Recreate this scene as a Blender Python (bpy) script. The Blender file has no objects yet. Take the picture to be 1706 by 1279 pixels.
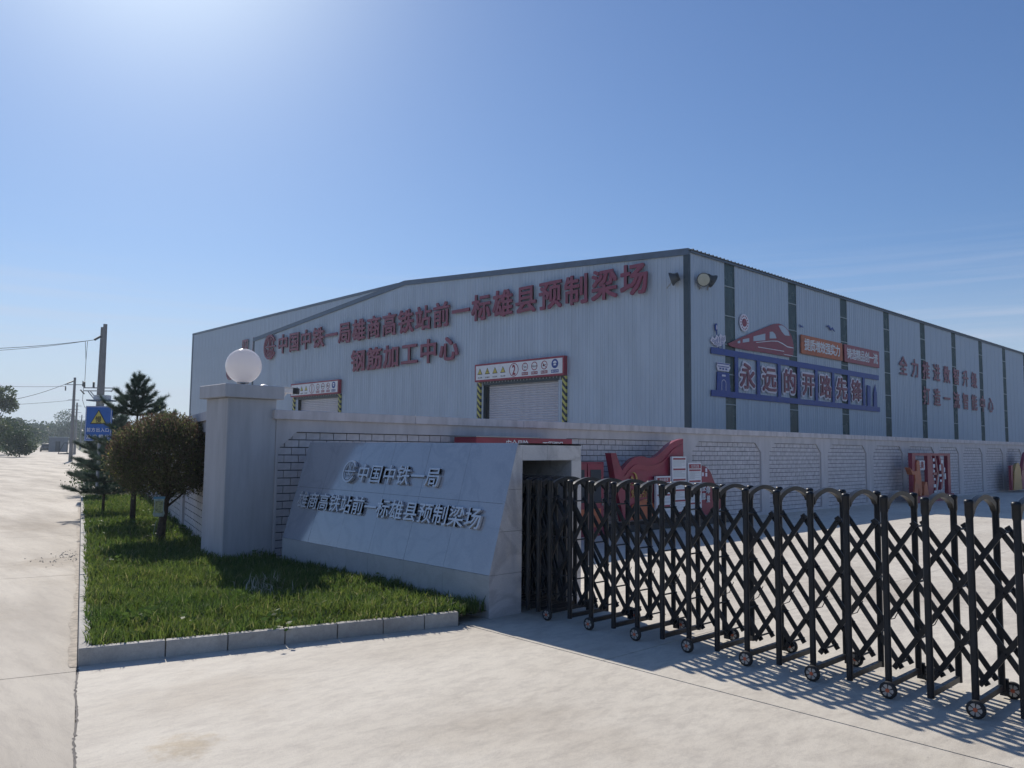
import bpy, math, random
import numpy as np
from mathutils import Vector, Matrix

R_ = math.radians
random.seed(7)
rng = np.random.default_rng(7)
sc = bpy.context.scene
COL = sc.collection

# ------------------------------------------------------------------ camera
cam_data = bpy.data.cameras.new('camera')
cam_data.sensor_width = 36.0
cam_data.lens = 36.0 * 1323.44 / 1706.0
cam_data.clip_start = 0.05
cam_data.clip_end = 9000
cam = bpy.data.objects.new('camera', cam_data)
COL.objects.link(cam)
EYE = Vector((0, 0, 1.6))
cam.matrix_world = Matrix((
    (0.72713, -0.06294, -0.68361, 0.0),
    (-0.68643, -0.05151, -0.72538, 0.0),
    (0.01044, 0.99669, -0.08066, 1.6),
    (0, 0, 0, 1)))
sc.camera = cam

# ------------------------------------------------------------------ light
SUN_AZ, SUN_EL = 73.0, 37.0          # azimuth counted from +X towards +Y
sdir = Vector((math.cos(R_(SUN_AZ)) * math.cos(R_(SUN_EL)), math.sin(R_(SUN_AZ)) * math.cos(R_(SUN_EL)), math.sin(R_(SUN_EL))))
sun_data = bpy.data.lights.new('sun', 'SUN')
sun_data.energy = 4.5
sun_data.angle = R_(0.55)
sun_data.color = (1.0, 0.925, 0.83)
sun = bpy.data.objects.new('sun', sun_data)
COL.objects.link(sun)
sun.rotation_euler = sdir.to_track_quat('Z', 'Y').to_euler()
sun.location = (0, 0, 50)

world = bpy.data.worlds.new('World')
sc.world = world
world.use_nodes = True
wn, wl = world.node_tree.nodes, world.node_tree.links
wn.clear()
w_out = wn.new('ShaderNodeOutputWorld')
w_bg = wn.new('ShaderNodeBackground')
w_bg.inputs['Strength'].default_value = 0.106
w_sky = wn.new('ShaderNodeTexSky')
w_sky.sky_type = 'NISHITA'
w_sky.sun_disc = False
w_sky.sun_elevation = R_(SUN_EL)
w_sky.sun_rotation = R_(90 - SUN_AZ)
w_sky.altitude = 20
w_sky.air_density = 1.0
w_sky.dust_density = 0.4
w_sky.ozone_density = 2.0
# thin cirrus streaks low over the horizon
w_tc = wn.new('ShaderNodeTexCoord')
w_map = wn.new('ShaderNodeMapping')
w_map.inputs['Rotation'].default_value = (R_(4), R_(-5), R_(20))
w_map.inputs['Scale'].default_value = (1.3, 1.3, 48.0)
w_noise = wn.new('ShaderNodeTexNoise')
w_noise.inputs['Scale'].default_value = 1.7
w_noise.inputs['Detail'].default_value = 5
w_noise.inputs['Roughness'].default_value = 0.55
w_ramp = wn.new('ShaderNodeValToRGB')
w_ramp.color_ramp.elements[0].position = 0.47
w_ramp.color_ramp.elements[0].color = (0, 0, 0, 1)
w_ramp.color_ramp.elements[1].position = 0.66
w_ramp.color_ramp.elements[1].color = (1, 1, 1, 1)
w_sep = wn.new('ShaderNodeSeparateXYZ')
wl.new(w_tc.outputs['Generated'], w_sep.inputs[0])
w_band = wn.new('ShaderNodeMapRange')
w_band.inputs['From Min'].default_value = 0.26
w_band.inputs['From Max'].default_value = 0.14
w_mul = wn.new('ShaderNodeMath'); w_mul.operation = 'MULTIPLY'
w_mul2 = wn.new('ShaderNodeMath'); w_mul2.operation = 'MULTIPLY'; w_mul2.inputs[1].default_value = 0.32
w_mix = wn.new('ShaderNodeMix'); w_mix.data_type = 'RGBA'
w_mix.inputs['B'].default_value = (5.2, 5.6, 6.8, 1)
wl.new(w_tc.outputs['Generated'], w_map.inputs['Vector'])
wl.new(w_map.outputs[0], w_noise.inputs['Vector'])
wl.new(w_noise.outputs['Fac'], w_ramp.inputs[0])
wl.new(w_sep.outputs['Z'], w_band.inputs['Value'])
wl.new(w_ramp.outputs[0], w_mul.inputs[0])
wl.new(w_band.outputs[0], w_mul.inputs[1])
wl.new(w_mul.outputs[0], w_mul2.inputs[0])
wl.new(w_mul2.outputs[0], w_mix.inputs['Factor'])
# cool white balance and a soft shoulder on the brightest sky, the same in every direction
w_tint = wn.new('ShaderNodeVectorMath'); w_tint.operation = 'MULTIPLY'; w_tint.inputs[1].default_value = (0.59, 0.75, 1.03)
w_den = wn.new('ShaderNodeVectorMath'); w_den.operation = 'MULTIPLY_ADD'; w_den.inputs[1].default_value = (0.03, 0.03, 0.03); w_den.inputs[2].default_value = (1, 1, 1)
w_div = wn.new('ShaderNodeVectorMath'); w_div.operation = 'DIVIDE'
wl.new(w_sky.outputs[0], w_tint.inputs[0]); wl.new(w_tint.outputs[0], w_den.inputs[0])
wl.new(w_tint.outputs[0], w_div.inputs[0]); wl.new(w_den.outputs[0], w_div.inputs[1])
# grey haze band round the whole horizon
w_hz = wn.new('ShaderNodeMapRange'); w_hz.interpolation_type = 'SMOOTHSTEP'
w_hz.inputs['From Min'].default_value = 0.24; w_hz.inputs['From Max'].default_value = -0.02
w_hz.inputs['To Min'].default_value = 0.0; w_hz.inputs['To Max'].default_value = 0.85
w_hm = wn.new('ShaderNodeMix'); w_hm.data_type = 'RGBA'; w_hm.inputs['B'].default_value = (4.9, 5.6, 6.5, 1)
wl.new(w_sep.outputs['Z'], w_hz.inputs['Value']); wl.new(w_hz.outputs[0], w_hm.inputs['Factor'])
wl.new(w_div.outputs[0], w_hm.inputs['A']); wl.new(w_hm.outputs['Result'], w_mix.inputs['A'])
# aureole: haze brightens the sky round the sun, fading evenly with the angle from it
w_dot = wn.new('ShaderNodeVectorMath'); w_dot.operation = 'DOT_PRODUCT'; w_dot.inputs[1].default_value = sdir[:]
w_nrm = wn.new('ShaderNodeVectorMath'); w_nrm.operation = 'NORMALIZE'
wl.new(w_tc.outputs['Generated'], w_nrm.inputs[0]); wl.new(w_nrm.outputs[0], w_dot.inputs[0])
w_cl = wn.new('ShaderNodeMath'); w_cl.operation = 'MAXIMUM'; w_cl.inputs[1].default_value = 0.0
w_pw = wn.new('ShaderNodeMath'); w_pw.operation = 'POWER'; w_pw.inputs[1].default_value = 62.0
w_sc = wn.new('ShaderNodeVectorMath'); w_sc.operation = 'SCALE'; w_sc.inputs[0].default_value = (3.9, 4.0, 2.7)
w_ad = wn.new('ShaderNodeVectorMath'); w_ad.operation = 'ADD'
wl.new(w_dot.outputs['Value'], w_cl.inputs[0]); wl.new(w_cl.outputs[0], w_pw.inputs[0]); wl.new(w_pw.outputs[0], w_sc.inputs['Scale'])
wl.new(w_mix.outputs['Result'], w_ad.inputs[0]); wl.new(w_sc.outputs[0], w_ad.inputs[1])
wl.new(w_ad.outputs[0], w_bg.inputs['Color'])
wl.new(w_bg.outputs[0], w_out.inputs['Surface'])

sc.view_settings.view_transform = 'Standard'
sc.view_settings.look = 'None'
sc.view_settings.exposure = 0.12
sc.view_settings.gamma = 1.0
sc.view_settings.use_curve_mapping = False
sc.cycles.max_bounces = 8
sc.cycles.transparent_max_bounces = 12
sc.cycles.use_denoising = True
sc.cycles.sample_clamp_indirect = 6

# ------------------------------------------------------------------ helpers
def setp(o, label=None, cat=None, group=None, kind=None):
    if label: o['label'] = label
    if cat: o['category'] = cat
    if group: o['group'] = group
    if kind: o['kind'] = kind
    return o

def empty(name, loc=(0, 0, 0), **kw):
    o = bpy.data.objects.new(name, None)
    o.empty_display_size = 0.2
    COL.objects.link(o)
    o.location = loc
    return setp(o, **kw)

def link(name, me, parent=None, mat=None, **kw):
    o = bpy.data.objects.new(name, me)
    COL.objects.link(o)
    if mat is not None and len(me.materials) == 0:
        me.materials.append(mat)
    if parent is not None:
        o.parent = parent
        o.matrix_parent_inverse = Matrix.Translation(-Vector(parent.location)) if parent.type == 'EMPTY' else Matrix.Identity(4)
    return setp(o, **kw)

class MB:
    """collects geometry for ONE mesh"""
    def __init__(s):
        s.v, s.f = [], []
    def add(s, vs, fs):
        b = len(s.v)
        s.v += [tuple(p) for p in vs]
        s.f += [tuple(i + b for i in f) for f in fs]
        return s
    def box(s, x0, y0, z0, x1, y1, z1):
        if x0 > x1: x0, x1 = x1, x0
        if y0 > y1: y0, y1 = y1, y0
        if z0 > z1: z0, z1 = z1, z0
        return s.add([(x0, y0, z0), (x1, y0, z0), (x1, y1, z0), (x0, y1, z0), (x0, y0, z1), (x1, y0, z1), (x1, y1, z1), (x0, y1, z1)],
                     [(3, 2, 1, 0), (4, 5, 6, 7), (0, 1, 5, 4), (1, 2, 6, 5), (2, 3, 7, 6), (3, 0, 4, 7)])
    def prism(s, pts, d0, d1, M=None):
        """outline pts (ccw in local xy) extruded from z=d0 to z=d1, placed by matrix M"""
        n = len(pts)
        vs = [Vector((p[0], p[1], d0)) for p in pts] + [Vector((p[0], p[1], d1)) for p in pts]
        if M is not None: vs = [M @ v for v in vs]
        fs = [tuple(range(n))[::-1], tuple(range(n, 2 * n))] + [(i, (i + 1) % n, n + (i + 1) % n, n + i) for i in range(n)]
        return s.add(vs, fs)
    def bar(s, a, b, w, h=None, up=(0, 0, 1)):
        a, b = Vector(a), Vector(b)
        h = w if h is None else h
        d = (b - a).normalized()
        u = Vector(up)
        if abs(d.dot(u)) > .98: u = Vector((1, 0, 0))
        r = d.cross(u).normalized(); u = r.cross(d).normalized()
        vs = []
        for p in (a, b):
            for q in ((-1, -1), (1, -1), (1, 1), (-1, 1)):
                vs.append(p + r * (w / 2 * q[0]) + u * (h / 2 * q[1]))
        return s.add(vs, [(3, 2, 1, 0), (4, 5, 6, 7), (0, 1, 5, 4), (1, 2, 6, 5), (2, 3, 7, 6), (3, 0, 4, 7)])
    def tube(s, pts, rads, n=8, cap=True):
        pts = [Vector(p) for p in pts]
        if not hasattr(rads, '__len__'): rads = [rads] * len(pts)
        vs, fs = [], []
        for i, p in enumerate(pts):
            d = (pts[min(i + 1, len(pts) - 1)] - pts[max(i - 1, 0)]).normalized()
            u = Vector((0, 0, 1)) if abs(d.z) < .95 else Vector((1, 0, 0))
            r = d.cross(u).normalized(); u = r.cross(d).normalized()
            for k in range(n):
                t = 2 * math.pi * k / n
                vs.append(p + r * (rads[i] * math.cos(t)) + u * (rads[i] * math.sin(t)))
        for i in range(len(pts) - 1):
            for k in range(n):
                k2 = (k + 1) % n
                fs.append((i * n + k, (i + 1) * n + k, (i + 1) * n + k2, i * n + k2))
        if cap:
            fs.append(tuple(range(n))); fs.append(tuple(range((len(pts) - 1) * n, len(pts) * n))[::-1])
        return s.add(vs, fs)
    def lathe(s, prof, c=(0, 0, 0), n=20, M=None):
        vs, fs = [], []
        for (r, z) in prof:
            for k in range(n):
                t = 2 * math.pi * k / n
                vs.append(Vector((r * math.cos(t), r * math.sin(t), z)))
        m = len(prof)
        for i in range(m - 1):
            for k in range(n):
                k2 = (k + 1) % n
                fs.append((i * n + k, i * n + k2, (i + 1) * n + k2, (i + 1) * n + k))
        fs.append(tuple(range(n))[::-1]); fs.append(tuple(range((m - 1) * n, m * n)))
        vs = [(M @ v if M is not None else v) + Vector(c) for v in vs]
        return s.add(vs, fs)
    def mesh(s, name, smooth=False):
        me = bpy.data.meshes.new(name)
        me.from_pydata(s.v, [], s.f)
        if smooth:
            me.polygons.foreach_set('use_smooth', [True] * len(me.polygons))
        me.update()
        return me
    def build(s, name, mat, parent=None, smooth=False, bevel=0, seg=1, **kw):
        me = s.mesh(name, smooth)
        me.materials.append(mat)
        o = link(name, me, parent, **kw)
        if bevel:
            m = o.modifiers.new('bevel', 'BEVEL'); m.width = bevel; m.segments = seg; m.limit_method = 'ANGLE'
        if smooth:
            try: me.set_sharp_from_angle(angle=R_(40))
            except Exception: pass
        return o

def frame(o, xd, up):
    xd, up = Vector(xd).normalized(), Vector(up).normalized()
    n = xd.cross(up)
    M = Matrix.Identity(4)
    for i in range(3):
        M[i][0], M[i][1], M[i][2], M[i][3] = xd[i], up[i], n[i], o[i]
    return M

# ------------------------------------------------------------------ materials
def nmat(name):
    m = bpy.data.materials.new(name); m.use_nodes = True
    nt = m.node_tree
    return m, nt.nodes, nt.links, nt.nodes['Principled BSDF']

def paint(name, col, rough=0.6, metal=0.0, vary=0.06, scale=3.0, bump=0.0, bscale=60, spec=0.5, coat=0, stretch=None, dirt=None):
    """plain coloured surface with a little tonal variation, grime and fine relief"""
    m, N, L, B = nmat(name)
    B.inputs['Roughness'].default_value = rough
    B.inputs['Metallic'].default_value = metal
    B.inputs['Specular IOR Level'].default_value = spec
    B.inputs['Coat Weight'].default_value = coat
    tc = N.new('ShaderNodeTexCoord')
    mp = N.new('ShaderNodeMapping')
    if stretch: mp.inputs['Scale'].default_value = stretch
    L.new(tc.outputs['Object'], mp.inputs[0])
    no = N.new('ShaderNodeTexNoise'); no.inputs['Scale'].default_value = scale; no.inputs['Detail'].default_value = 6
    no.inputs['Roughness'].default_value = 0.62
    L.new(mp.outputs[0], no.inputs['Vector'])
    r = N.new('ShaderNodeValToRGB')
    c0 = [max(0, c * (1 - vary * 1.6)) for c in col[:3]]; c1 = [min(1, c * (1 + vary)) for c in col[:3]]
    if dirt: c0 = dirt
    r.color_ramp.elements[0].position = 0.3; r.color_ramp.elements[0].color = (*c0, 1)
    r.color_ramp.elements[1].position = 0.62; r.color_ramp.elements[1].color = (*c1, 1)
    L.new(no.outputs['Fac'], r.inputs[0]); L.new(r.outputs[0], B.inputs['Base Color'])
    rr = N.new('ShaderNodeMapRange'); rr.inputs['To Min'].default_value = max(0.02, rough - 0.08); rr.inputs['To Max'].default_value = min(1, rough + 0.1)
    L.new(no.outputs['Fac'], rr.inputs['Value']); L.new(rr.outputs[0], B.inputs['Roughness'])
    if bump:
        n2 = N.new('ShaderNodeTexNoise'); n2.inputs['Scale'].default_value = bscale; n2.inputs['Detail'].default_value = 4
        L.new(tc.outputs['Object'], n2.inputs['Vector'])
        b = N.new('ShaderNodeBump'); b.inputs['Strength'].default_value = bump; b.inputs['Distance'].default_value = 0.01
        L.new(n2.outputs['Fac'], b.inputs['Height']); L.new(b.outputs[0], B.inputs['Normal'])
    return m

def concrete_mat(name, col, stain, rot=0.0, streak=(0.6, 2.2, 1), bump=0.25, spots=()):
    m, N, L, B = nmat(name)
    B.inputs['Specular IOR Level'].default_value = 0.18
    tc = N.new('ShaderNodeTexCoord')
    mp = N.new('ShaderNodeMapping'); mp.inputs['Rotation'].default_value = (0, 0, rot); mp.inputs['Scale'].default_value = streak
    L.new(tc.outputs['Object'], mp.inputs[0])
    big = N.new('ShaderNodeTexNoise'); big.inputs['Scale'].default_value = 0.55; big.inputs['Detail'].default_value = 8; big.inputs['Roughness'].default_value = 0.6; big.inputs['Distortion'].default_value = 0.15
    L.new(mp.outputs[0], big.inputs['Vector'])
    med = N.new('ShaderNodeTexNoise'); med.inputs['Scale'].default_value = 5.5; med.inputs['Detail'].default_value = 9; med.inputs['Roughness'].default_value = 0.78; med.inputs['Distortion'].default_value = 0.25
    L.new(mp.outputs[0], med.inputs['Vector'])
    fine = N.new('ShaderNodeTexNoise'); fine.inputs['Scale'].default_value = 160; fine.inputs['Detail'].default_value = 3
    L.new(tc.outputs['Object'], fine.inputs['Vector'])
    r1 = N.new('ShaderNodeValToRGB'); r1.color_ramp.elements[0].position = 0.36; r1.color_ramp.elements[0].color = (*stain, 1)
    r1.color_ramp.elements[1].position = 0.6; r1.color_ramp.elements[1].color = (*col, 1)
    L.new(big.outputs['Fac'], r1.inputs[0])
    r2 = N.new('ShaderNodeValToRGB'); r2.color_ramp.elements[0].position = 0.32; r2.color_ramp.elements[0].color = (0.62, 0.60, 0.60, 1)
    r2.color_ramp.elements[1].position = 0.56; r2.color_ramp.elements[1].color = (1.05, 1.04, 1.02, 1)
    L.new(med.outputs['Fac'], r2.inputs[0])
    mx = N.new('ShaderNodeMix'); mx.data_type = 'RGBA'; mx.blend_type = 'MULTIPLY'; mx.inputs['Factor'].default_value = 0.6
    L.new(r1.outputs[0], mx.inputs['A']); L.new(r2.outputs[0], mx.inputs['B'])
    r3 = N.new('ShaderNodeValToRGB'); r3.color_ramp.elements[0].position = 0.3; r3.color_ramp.elements[0].color = (0.78, 0.78, 0.78, 1)
    r3.color_ramp.elements[1].position = 0.6; r3.color_ramp.elements[1].color = (1.04, 1.04, 1.04, 1)
    L.new(fine.outputs['Fac'], r3.inputs[0])
    mx2 = N.new('ShaderNodeMix'); mx2.data_type = 'RGBA'; mx2.blend_type = 'MULTIPLY'; mx2.inputs['Factor'].default_value = 0.55
    L.new(mx.outputs['Result'], mx2.inputs['A']); L.new(r3.outputs[0], mx2.inputs['B'])
    # pits
    vo = N.new('ShaderNodeTexVoronoi'); vo.inputs['Scale'].default_value = 7; vo.inputs['Randomness'].default_value = 1
    L.new(tc.outputs['Object'], vo.inputs['Vector'])
    r4 = N.new('ShaderNodeValToRGB'); r4.color_ramp.elements[0].position = 0.018; r4.color_ramp.elements[0].color = (0.45, 0.43, 0.4, 1)
    r4.color_ramp.elements[1].position = 0.05; r4.color_ramp.elements[1].color = (1, 1, 1, 1)
    L.new(vo.outputs['Distance'], r4.inputs[0])
    mx3 = N.new('ShaderNodeMix'); mx3.data_type = 'RGBA'; mx3.blend_type = 'MULTIPLY'; mx3.inputs['Factor'].default_value = 0.5
    L.new(mx2.outputs['Result'], mx3.inputs['A']); L.new(r4.outputs[0], mx3.inputs['B'])
    last = mx3.outputs['Result']
    for (sx, sy, sr, tone) in spots:       # old stains on the slab, ragged outline
        d = N.new('ShaderNodeVectorMath'); d.operation = 'DISTANCE'; d.inputs[1].default_value = (sx, sy, 0)
        wn_ = N.new('ShaderNodeMix'); wn_.data_type = 'VECTOR'; wn_.inputs['Factor'].default_value = .5
        no = N.new('ShaderNodeTexNoise'); no.inputs['Scale'].default_value = 2.2 / sr; no.inputs['Detail'].default_value = 7; no.inputs['Roughness'].default_value = .65
        L.new(tc.outputs['Object'], no.inputs['Vector'])
        L.new(tc.outputs['Object'], d.inputs[0])
        ma = N.new('ShaderNodeMath'); ma.operation = 'MULTIPLY_ADD'; ma.inputs[1].default_value = 2.6 * sr; ma.inputs[2].default_value = -1.3 * sr
        L.new(no.outputs['Fac'], ma.inputs[0])
        ad = N.new('ShaderNodeMath'); ad.operation = 'ADD'; L.new(d.outputs['Value'], ad.inputs[0]); L.new(ma.outputs[0], ad.inputs[1])
        mr = N.new('ShaderNodeMapRange'); mr.interpolation_type = 'SMOOTHSTEP'
        mr.inputs['From Min'].default_value = sr * 1.1; mr.inputs['From Max'].default_value = sr * .1; mr.inputs['To Min'].default_value = 0; mr.inputs['To Max'].default_value = .8
        L.new(ad.outputs[0], mr.inputs['Value'])
        sm = N.new('ShaderNodeMix'); sm.data_type = 'RGBA'; sm.blend_type = 'MULTIPLY'; sm.inputs['B'].default_value = (*tone, 1)
        L.new(mr.outputs[0], sm.inputs['Factor']); L.new(last, sm.inputs['A']); last = sm.outputs['Result']
    L.new(last, B.inputs['Base Color'])
    rr = N.new('ShaderNodeMapRange'); rr.inputs['To Min'].default_value = 0.62; rr.inputs['To Max'].default_value = 0.95
    L.new(med.outputs['Fac'], rr.inputs['Value']); L.new(rr.outputs[0], B.inputs['Roughness'])
    add = N.new('ShaderNodeMath'); add.operation = 'ADD'
    L.new(fine.outputs['Fac'], add.inputs[0]); L.new(med.outputs['Fac'], add.inputs[1])
    b = N.new('ShaderNodeBump'); b.inputs['Strength'].default_value = bump; b.inputs['Distance'].default_value = 0.006
    L.new(add.outputs[0], b.inputs['Height']); L.new(b.outputs[0], B.inputs['Normal'])
    return m

def leafmat(name, cols, trans=0.35, rough=0.5, tcol=None, patch=0):
    """foliage: each leaf its own tone, some light let through"""
    m, N, L, B = nmat(name)
    g = N.new('ShaderNodeNewGeometry')
    r = N.new('ShaderNodeValToRGB'); r.color_ramp.interpolation = 'LINEAR'
    els = r.color_ramp.elements
    els[0].position = cols[0][0]; els[0].color = (*cols[0][1], 1)
    els[1].position = cols[-1][0]; els[1].color = (*cols[-1][1], 1)
    for p, c in cols[1:-1]:
        e = els.new(p); e.color = (*c, 1)
    L.new(g.outputs['Random Per Island'], r.inputs[0])
    if patch:      # growth is greener or drier from place to place
        tc = N.new('ShaderNodeTexCoord'); no = N.new('ShaderNodeTexNoise'); no.inputs['Scale'].default_value = patch; no.inputs['Detail'].default_value = 4
        L.new(tc.outputs['Object'], no.inputs['Vector'])
        pr = N.new('ShaderNodeValToRGB'); pr.color_ramp.elements[0].position = .36; pr.color_ramp.elements[0].color = (.72, .86, .78, 1)
        pr.color_ramp.elements[1].position = .66; pr.color_ramp.elements[1].color = (1.2, 1.14, 1.0, 1)
        L.new(no.outputs['Fac'], pr.inputs[0])
        pm = N.new('ShaderNodeMix'); pm.data_type = 'RGBA'; pm.blend_type = 'MULTIPLY'; pm.inputs['Factor'].default_value = 1
        L.new(r.outputs[0], pm.inputs['A']); L.new(pr.outputs[0], pm.inputs['B'])
        class _r: outputs = [pm.outputs['Result']]
        r = _r
    L.new(r.outputs[0], B.inputs['Base Color'])
    B.inputs['Roughness'].default_value = rough
    B.inputs['Specular IOR Level'].default_value = 0.3
    t = N.new('ShaderNodeBsdfTranslucent')
    if tcol:
        mx = N.new('ShaderNodeMix'); mx.data_type = 'RGBA'; mx.blend_type = 'MULTIPLY'; mx.inputs['Factor'].default_value = 1
        mx.inputs['B'].default_value = (*tcol, 1); L.new(r.outputs[0], mx.inputs['A']); L.new(mx.outputs['Result'], t.inputs[0])
    else:
        L.new(r.outputs[0], t.inputs[0])
    ms = N.new('ShaderNodeMixShader'); ms.inputs[0].default_value = trans
    L.new(B.outputs[0], ms.inputs[1]); L.new(t.outputs[0], ms.inputs[2])
    L.new(ms.outputs[0], N['Material Output'].inputs['Surface'])
    return m

M = {}
M['road'] = concrete_mat('road_concrete', (0.56, 0.52, 0.45), (0.35, 0.315, 0.27), rot=R_(-75), streak=(1.6, 0.35, 1), bump=0.45, spots=((3.05, 12.1, .8, (.66, .62, .58)), (3.0, 10.4, .7, (.74, .71, .68)), (4.2, 17.5, 1.4, (.78, .75, .72)), (2.6, 19.5, 1.6, (.80, .78, .75)), (1.2, 9.0, .9, (.85, .83, .80))))
M['yard'] = concrete_mat('yard_concrete', (0.65, 0.612, 0.535), (0.56, 0.52, 0.45), rot=R_(-38), streak=(0.7, 1.5, 1), bump=0.4, spots=((1.75, 4.35, .22, (.80, .72, .60)), (3.2, 3.2, .9, (.88, .86, .84)), (2.3, 5.2, .6, (.9, .88, .86)), (4.1, 1.2, .8, (.86, .85, .83)), (9.6, 4.0, 1.6, (.8, .78, .76)), (14, 2.0, 2.2, (.82, .8, .78))))
M['joint'] = paint('joint_dark', (0.15, 0.14, 0.13), 0.95, vary=.3)
M['patch'] = concrete_mat('kerb_concrete', (0.50, 0.49, 0.46), (0.36, 0.345, 0.32), bump=0.2, streak=(2, 2, 2))
M['soil'] = paint('soil', (0.055, 0.045, 0.03), 0.95, vary=.4, scale=9, bump=.6, bscale=40)
M['field'] = paint('field_ground', (0.10, 0.11, 0.055), 0.95, vary=.4, scale=.05)
M['wall'] = paint('wall_plaster', (0.55, 0.525, 0.535), 0.85, vary=.09, scale=2.0, stretch=(2.2, 2.2, .4), bump=.12, bscale=90)
M['coping'] = paint('coping_plaster', (0.57, 0.535, 0.545), 0.8, vary=.13, scale=2.6, stretch=(2, 2, .6), bump=.12, bscale=90)
M['brick'] = paint('brick_face', (0.58, 0.55, 0.565), 0.8, vary=.12, scale=6, bump=.12, bscale=90)
M['groove'] = paint('groove_dark', (0.035, 0.04, 0.055), 0.9, vary=.2)
M['pillar'] = paint('pillar_plaster', (0.45, 0.45, 0.47), 0.8, vary=.09, scale=2.2, stretch=(2.5, 2.5, .35), bump=.12, bscale=90)
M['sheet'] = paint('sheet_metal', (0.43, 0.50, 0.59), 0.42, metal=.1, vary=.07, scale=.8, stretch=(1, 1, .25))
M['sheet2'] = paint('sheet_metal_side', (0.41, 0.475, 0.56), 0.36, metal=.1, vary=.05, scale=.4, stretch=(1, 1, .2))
M['trim'] = paint('trim_bluegrey', (0.10, 0.14, 0.20), 0.5, metal=.1, vary=.1)
M['trimdk'] = paint('trim_dark', (0.035, 0.06, 0.085), 0.5, vary=.1)
M['frp'] = paint('skylight_strip', (0.045, 0.085, 0.095), 0.25, vary=.15, scale=1.3)
M['rail'] = paint('rail_pale', (0.32, 0.38, 0.40), 0.5)
M['roof'] = paint('roof_sheet', (0.18, 0.22, 0.26), 0.45, metal=.2)
M['red'] = paint('letter_red', (0.22, 0.045, 0.085), 0.45, vary=.1)
M['redboard'] = paint('board_red', (0.28, 0.022, 0.05), 0.4, vary=.1)
M['redpaint'] = paint('red_paint', (0.25, 0.018, 0.05), 0.45, vary=.15, coat=.1)
M['orange'] = paint('orange_paint', (0.50, 0.13, 0.05), 0.5, vary=.15)
M['blue'] = paint('mural_blue', (0.012, 0.05, 0.27), 0.45, vary=.1)
M['white'] = paint('white_paint', (0.72, 0.73, 0.76), 0.5, vary=.04)
M['whiteletter'] = paint('white_letter', (0.75, 0.76, 0.78), 0.5)
M['pink'] = paint('pale_outline', (0.75, 0.70, 0.78), 0.5)
M['shutter'] = paint('shutter_slat', (0.52, 0.52, 0.58), 0.4, metal=.1, vary=.05)
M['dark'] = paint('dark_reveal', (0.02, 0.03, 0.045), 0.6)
M['black'] = paint('black_print', (0.015, 0.015, 0.02), 0.5)
M['yellow'] = paint('yellow_print', (0.62, 0.52, 0.10), 0.5)
M['steel'] = paint('letter_steel', (0.52, 0.55, 0.60), 0.3, metal=.4, vary=.05)
M['gate'] = paint('gate_black', (0.006, 0.010, 0.017), 0.4, metal=.0, vary=.35, scale=8, spec=.32)
M['rubber'] = paint('wheel_rubber', (0.02, 0.02, 0.022), 0.7)
M['hubw'] = paint('wheel_disc', (0.42, 0.42, 0.42), 0.35, metal=.6)
M['hubo'] = paint('wheel_hub_orange', (0.55, 0.12, 0.05), 0.5)
M['pole'] = paint('pole_concrete', (0.24, 0.24, 0.24), 0.85, vary=.1, scale=2)
M['galv'] = paint('galvanised', (0.34, 0.35, 0.36), 0.5, metal=.5)
M['wire'] = paint('wire', (0.03, 0.03, 0.035), 0.9, spec=.05)
M['bark'] = paint('bark', (0.055, 0.042, 0.032), 0.9, vary=.35, scale=18, bump=.7, bscale=50)
M['signblue'] = paint('sign_blue', (0.025, 0.13, 0.46), 0.4, vary=.08)
M['gold'] = paint('gold_paint', (0.38, 0.24, 0.07), 0.4, metal=.3)
M['camwhite'] = paint('camera_white', (0.7, 0.7, 0.7), 0.4)
M['lamphouse'] = paint('lamp_housing', (0.06, 0.07, 0.08), 0.5, metal=.2)

def granite(name, col, rough, vein=0.0, ior=1.5):
    m, N, L, B = nmat(name)
    B.inputs['IOR'].default_value = ior
    tc = N.new('ShaderNodeTexCoord')
    a = N.new('ShaderNodeTexNoise'); a.inputs['Scale'].default_value = 220; a.inputs['Detail'].default_value = 2
    b = N.new('ShaderNodeTexNoise'); b.inputs['Scale'].default_value = 1.3; b.inputs['Detail'].default_value = 7; b.inputs['Distortion'].default_value = 1.5
    L.new(tc.outputs['Object'], a.inputs[0]); L.new(tc.outputs['Object'], b.inputs[0])
    r = N.new('ShaderNodeValToRGB'); r.color_ramp.elements[0].position = .3; r.color_ramp.elements[0].color = (*[c * .75 for c in col], 1)
    r.color_ramp.elements[1].position = .7; r.color_ramp.elements[1].color = (*[min(1, c * 1.2) for c in col], 1)
    L.new(a.outputs['Fac'], r.inputs[0])
    r2 = N.new('ShaderNodeValToRGB'); e = r2.color_ramp.elements
    e[0].position = .47 - .03; e[0].color = (1, 1, 1, 1); e[1].position = .56; e[1].color = (1, 1, 1, 1)
    x = e.new(.5); x.color = (1 - vein, 1 - vein, 1 - vein * .95, 1)
    L.new(b.outputs['Fac'], r2.inputs[0])
    mx = N.new('ShaderNodeMix'); mx.data_type = 'RGBA'; mx.blend_type = 'MULTIPLY'; mx.inputs['Factor'].default_value = 1
    L.new(r.outputs[0], mx.inputs['A']); L.new(r2.outputs[0], mx.inputs['B']); L.new(mx.outputs['Result'], B.inputs['Base Color'])
    rr = N.new('ShaderNodeMapRange'); rr.inputs['To Min'].default_value = rough * .7; rr.inputs['To Max'].default_value = rough * 1.5
    L.new(b.outputs['Fac'], rr.inputs['Value']); L.new(rr.outputs[0], B.inputs['Roughness'])
    return m
M['granite'] = granite('granite_grey', (0.30, 0.33, 0.39), 0.09, .12, 2.1)
M['granite2'] = granite('granite_base', (0.40, 0.43, 0.46), 0.3, .1)
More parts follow.
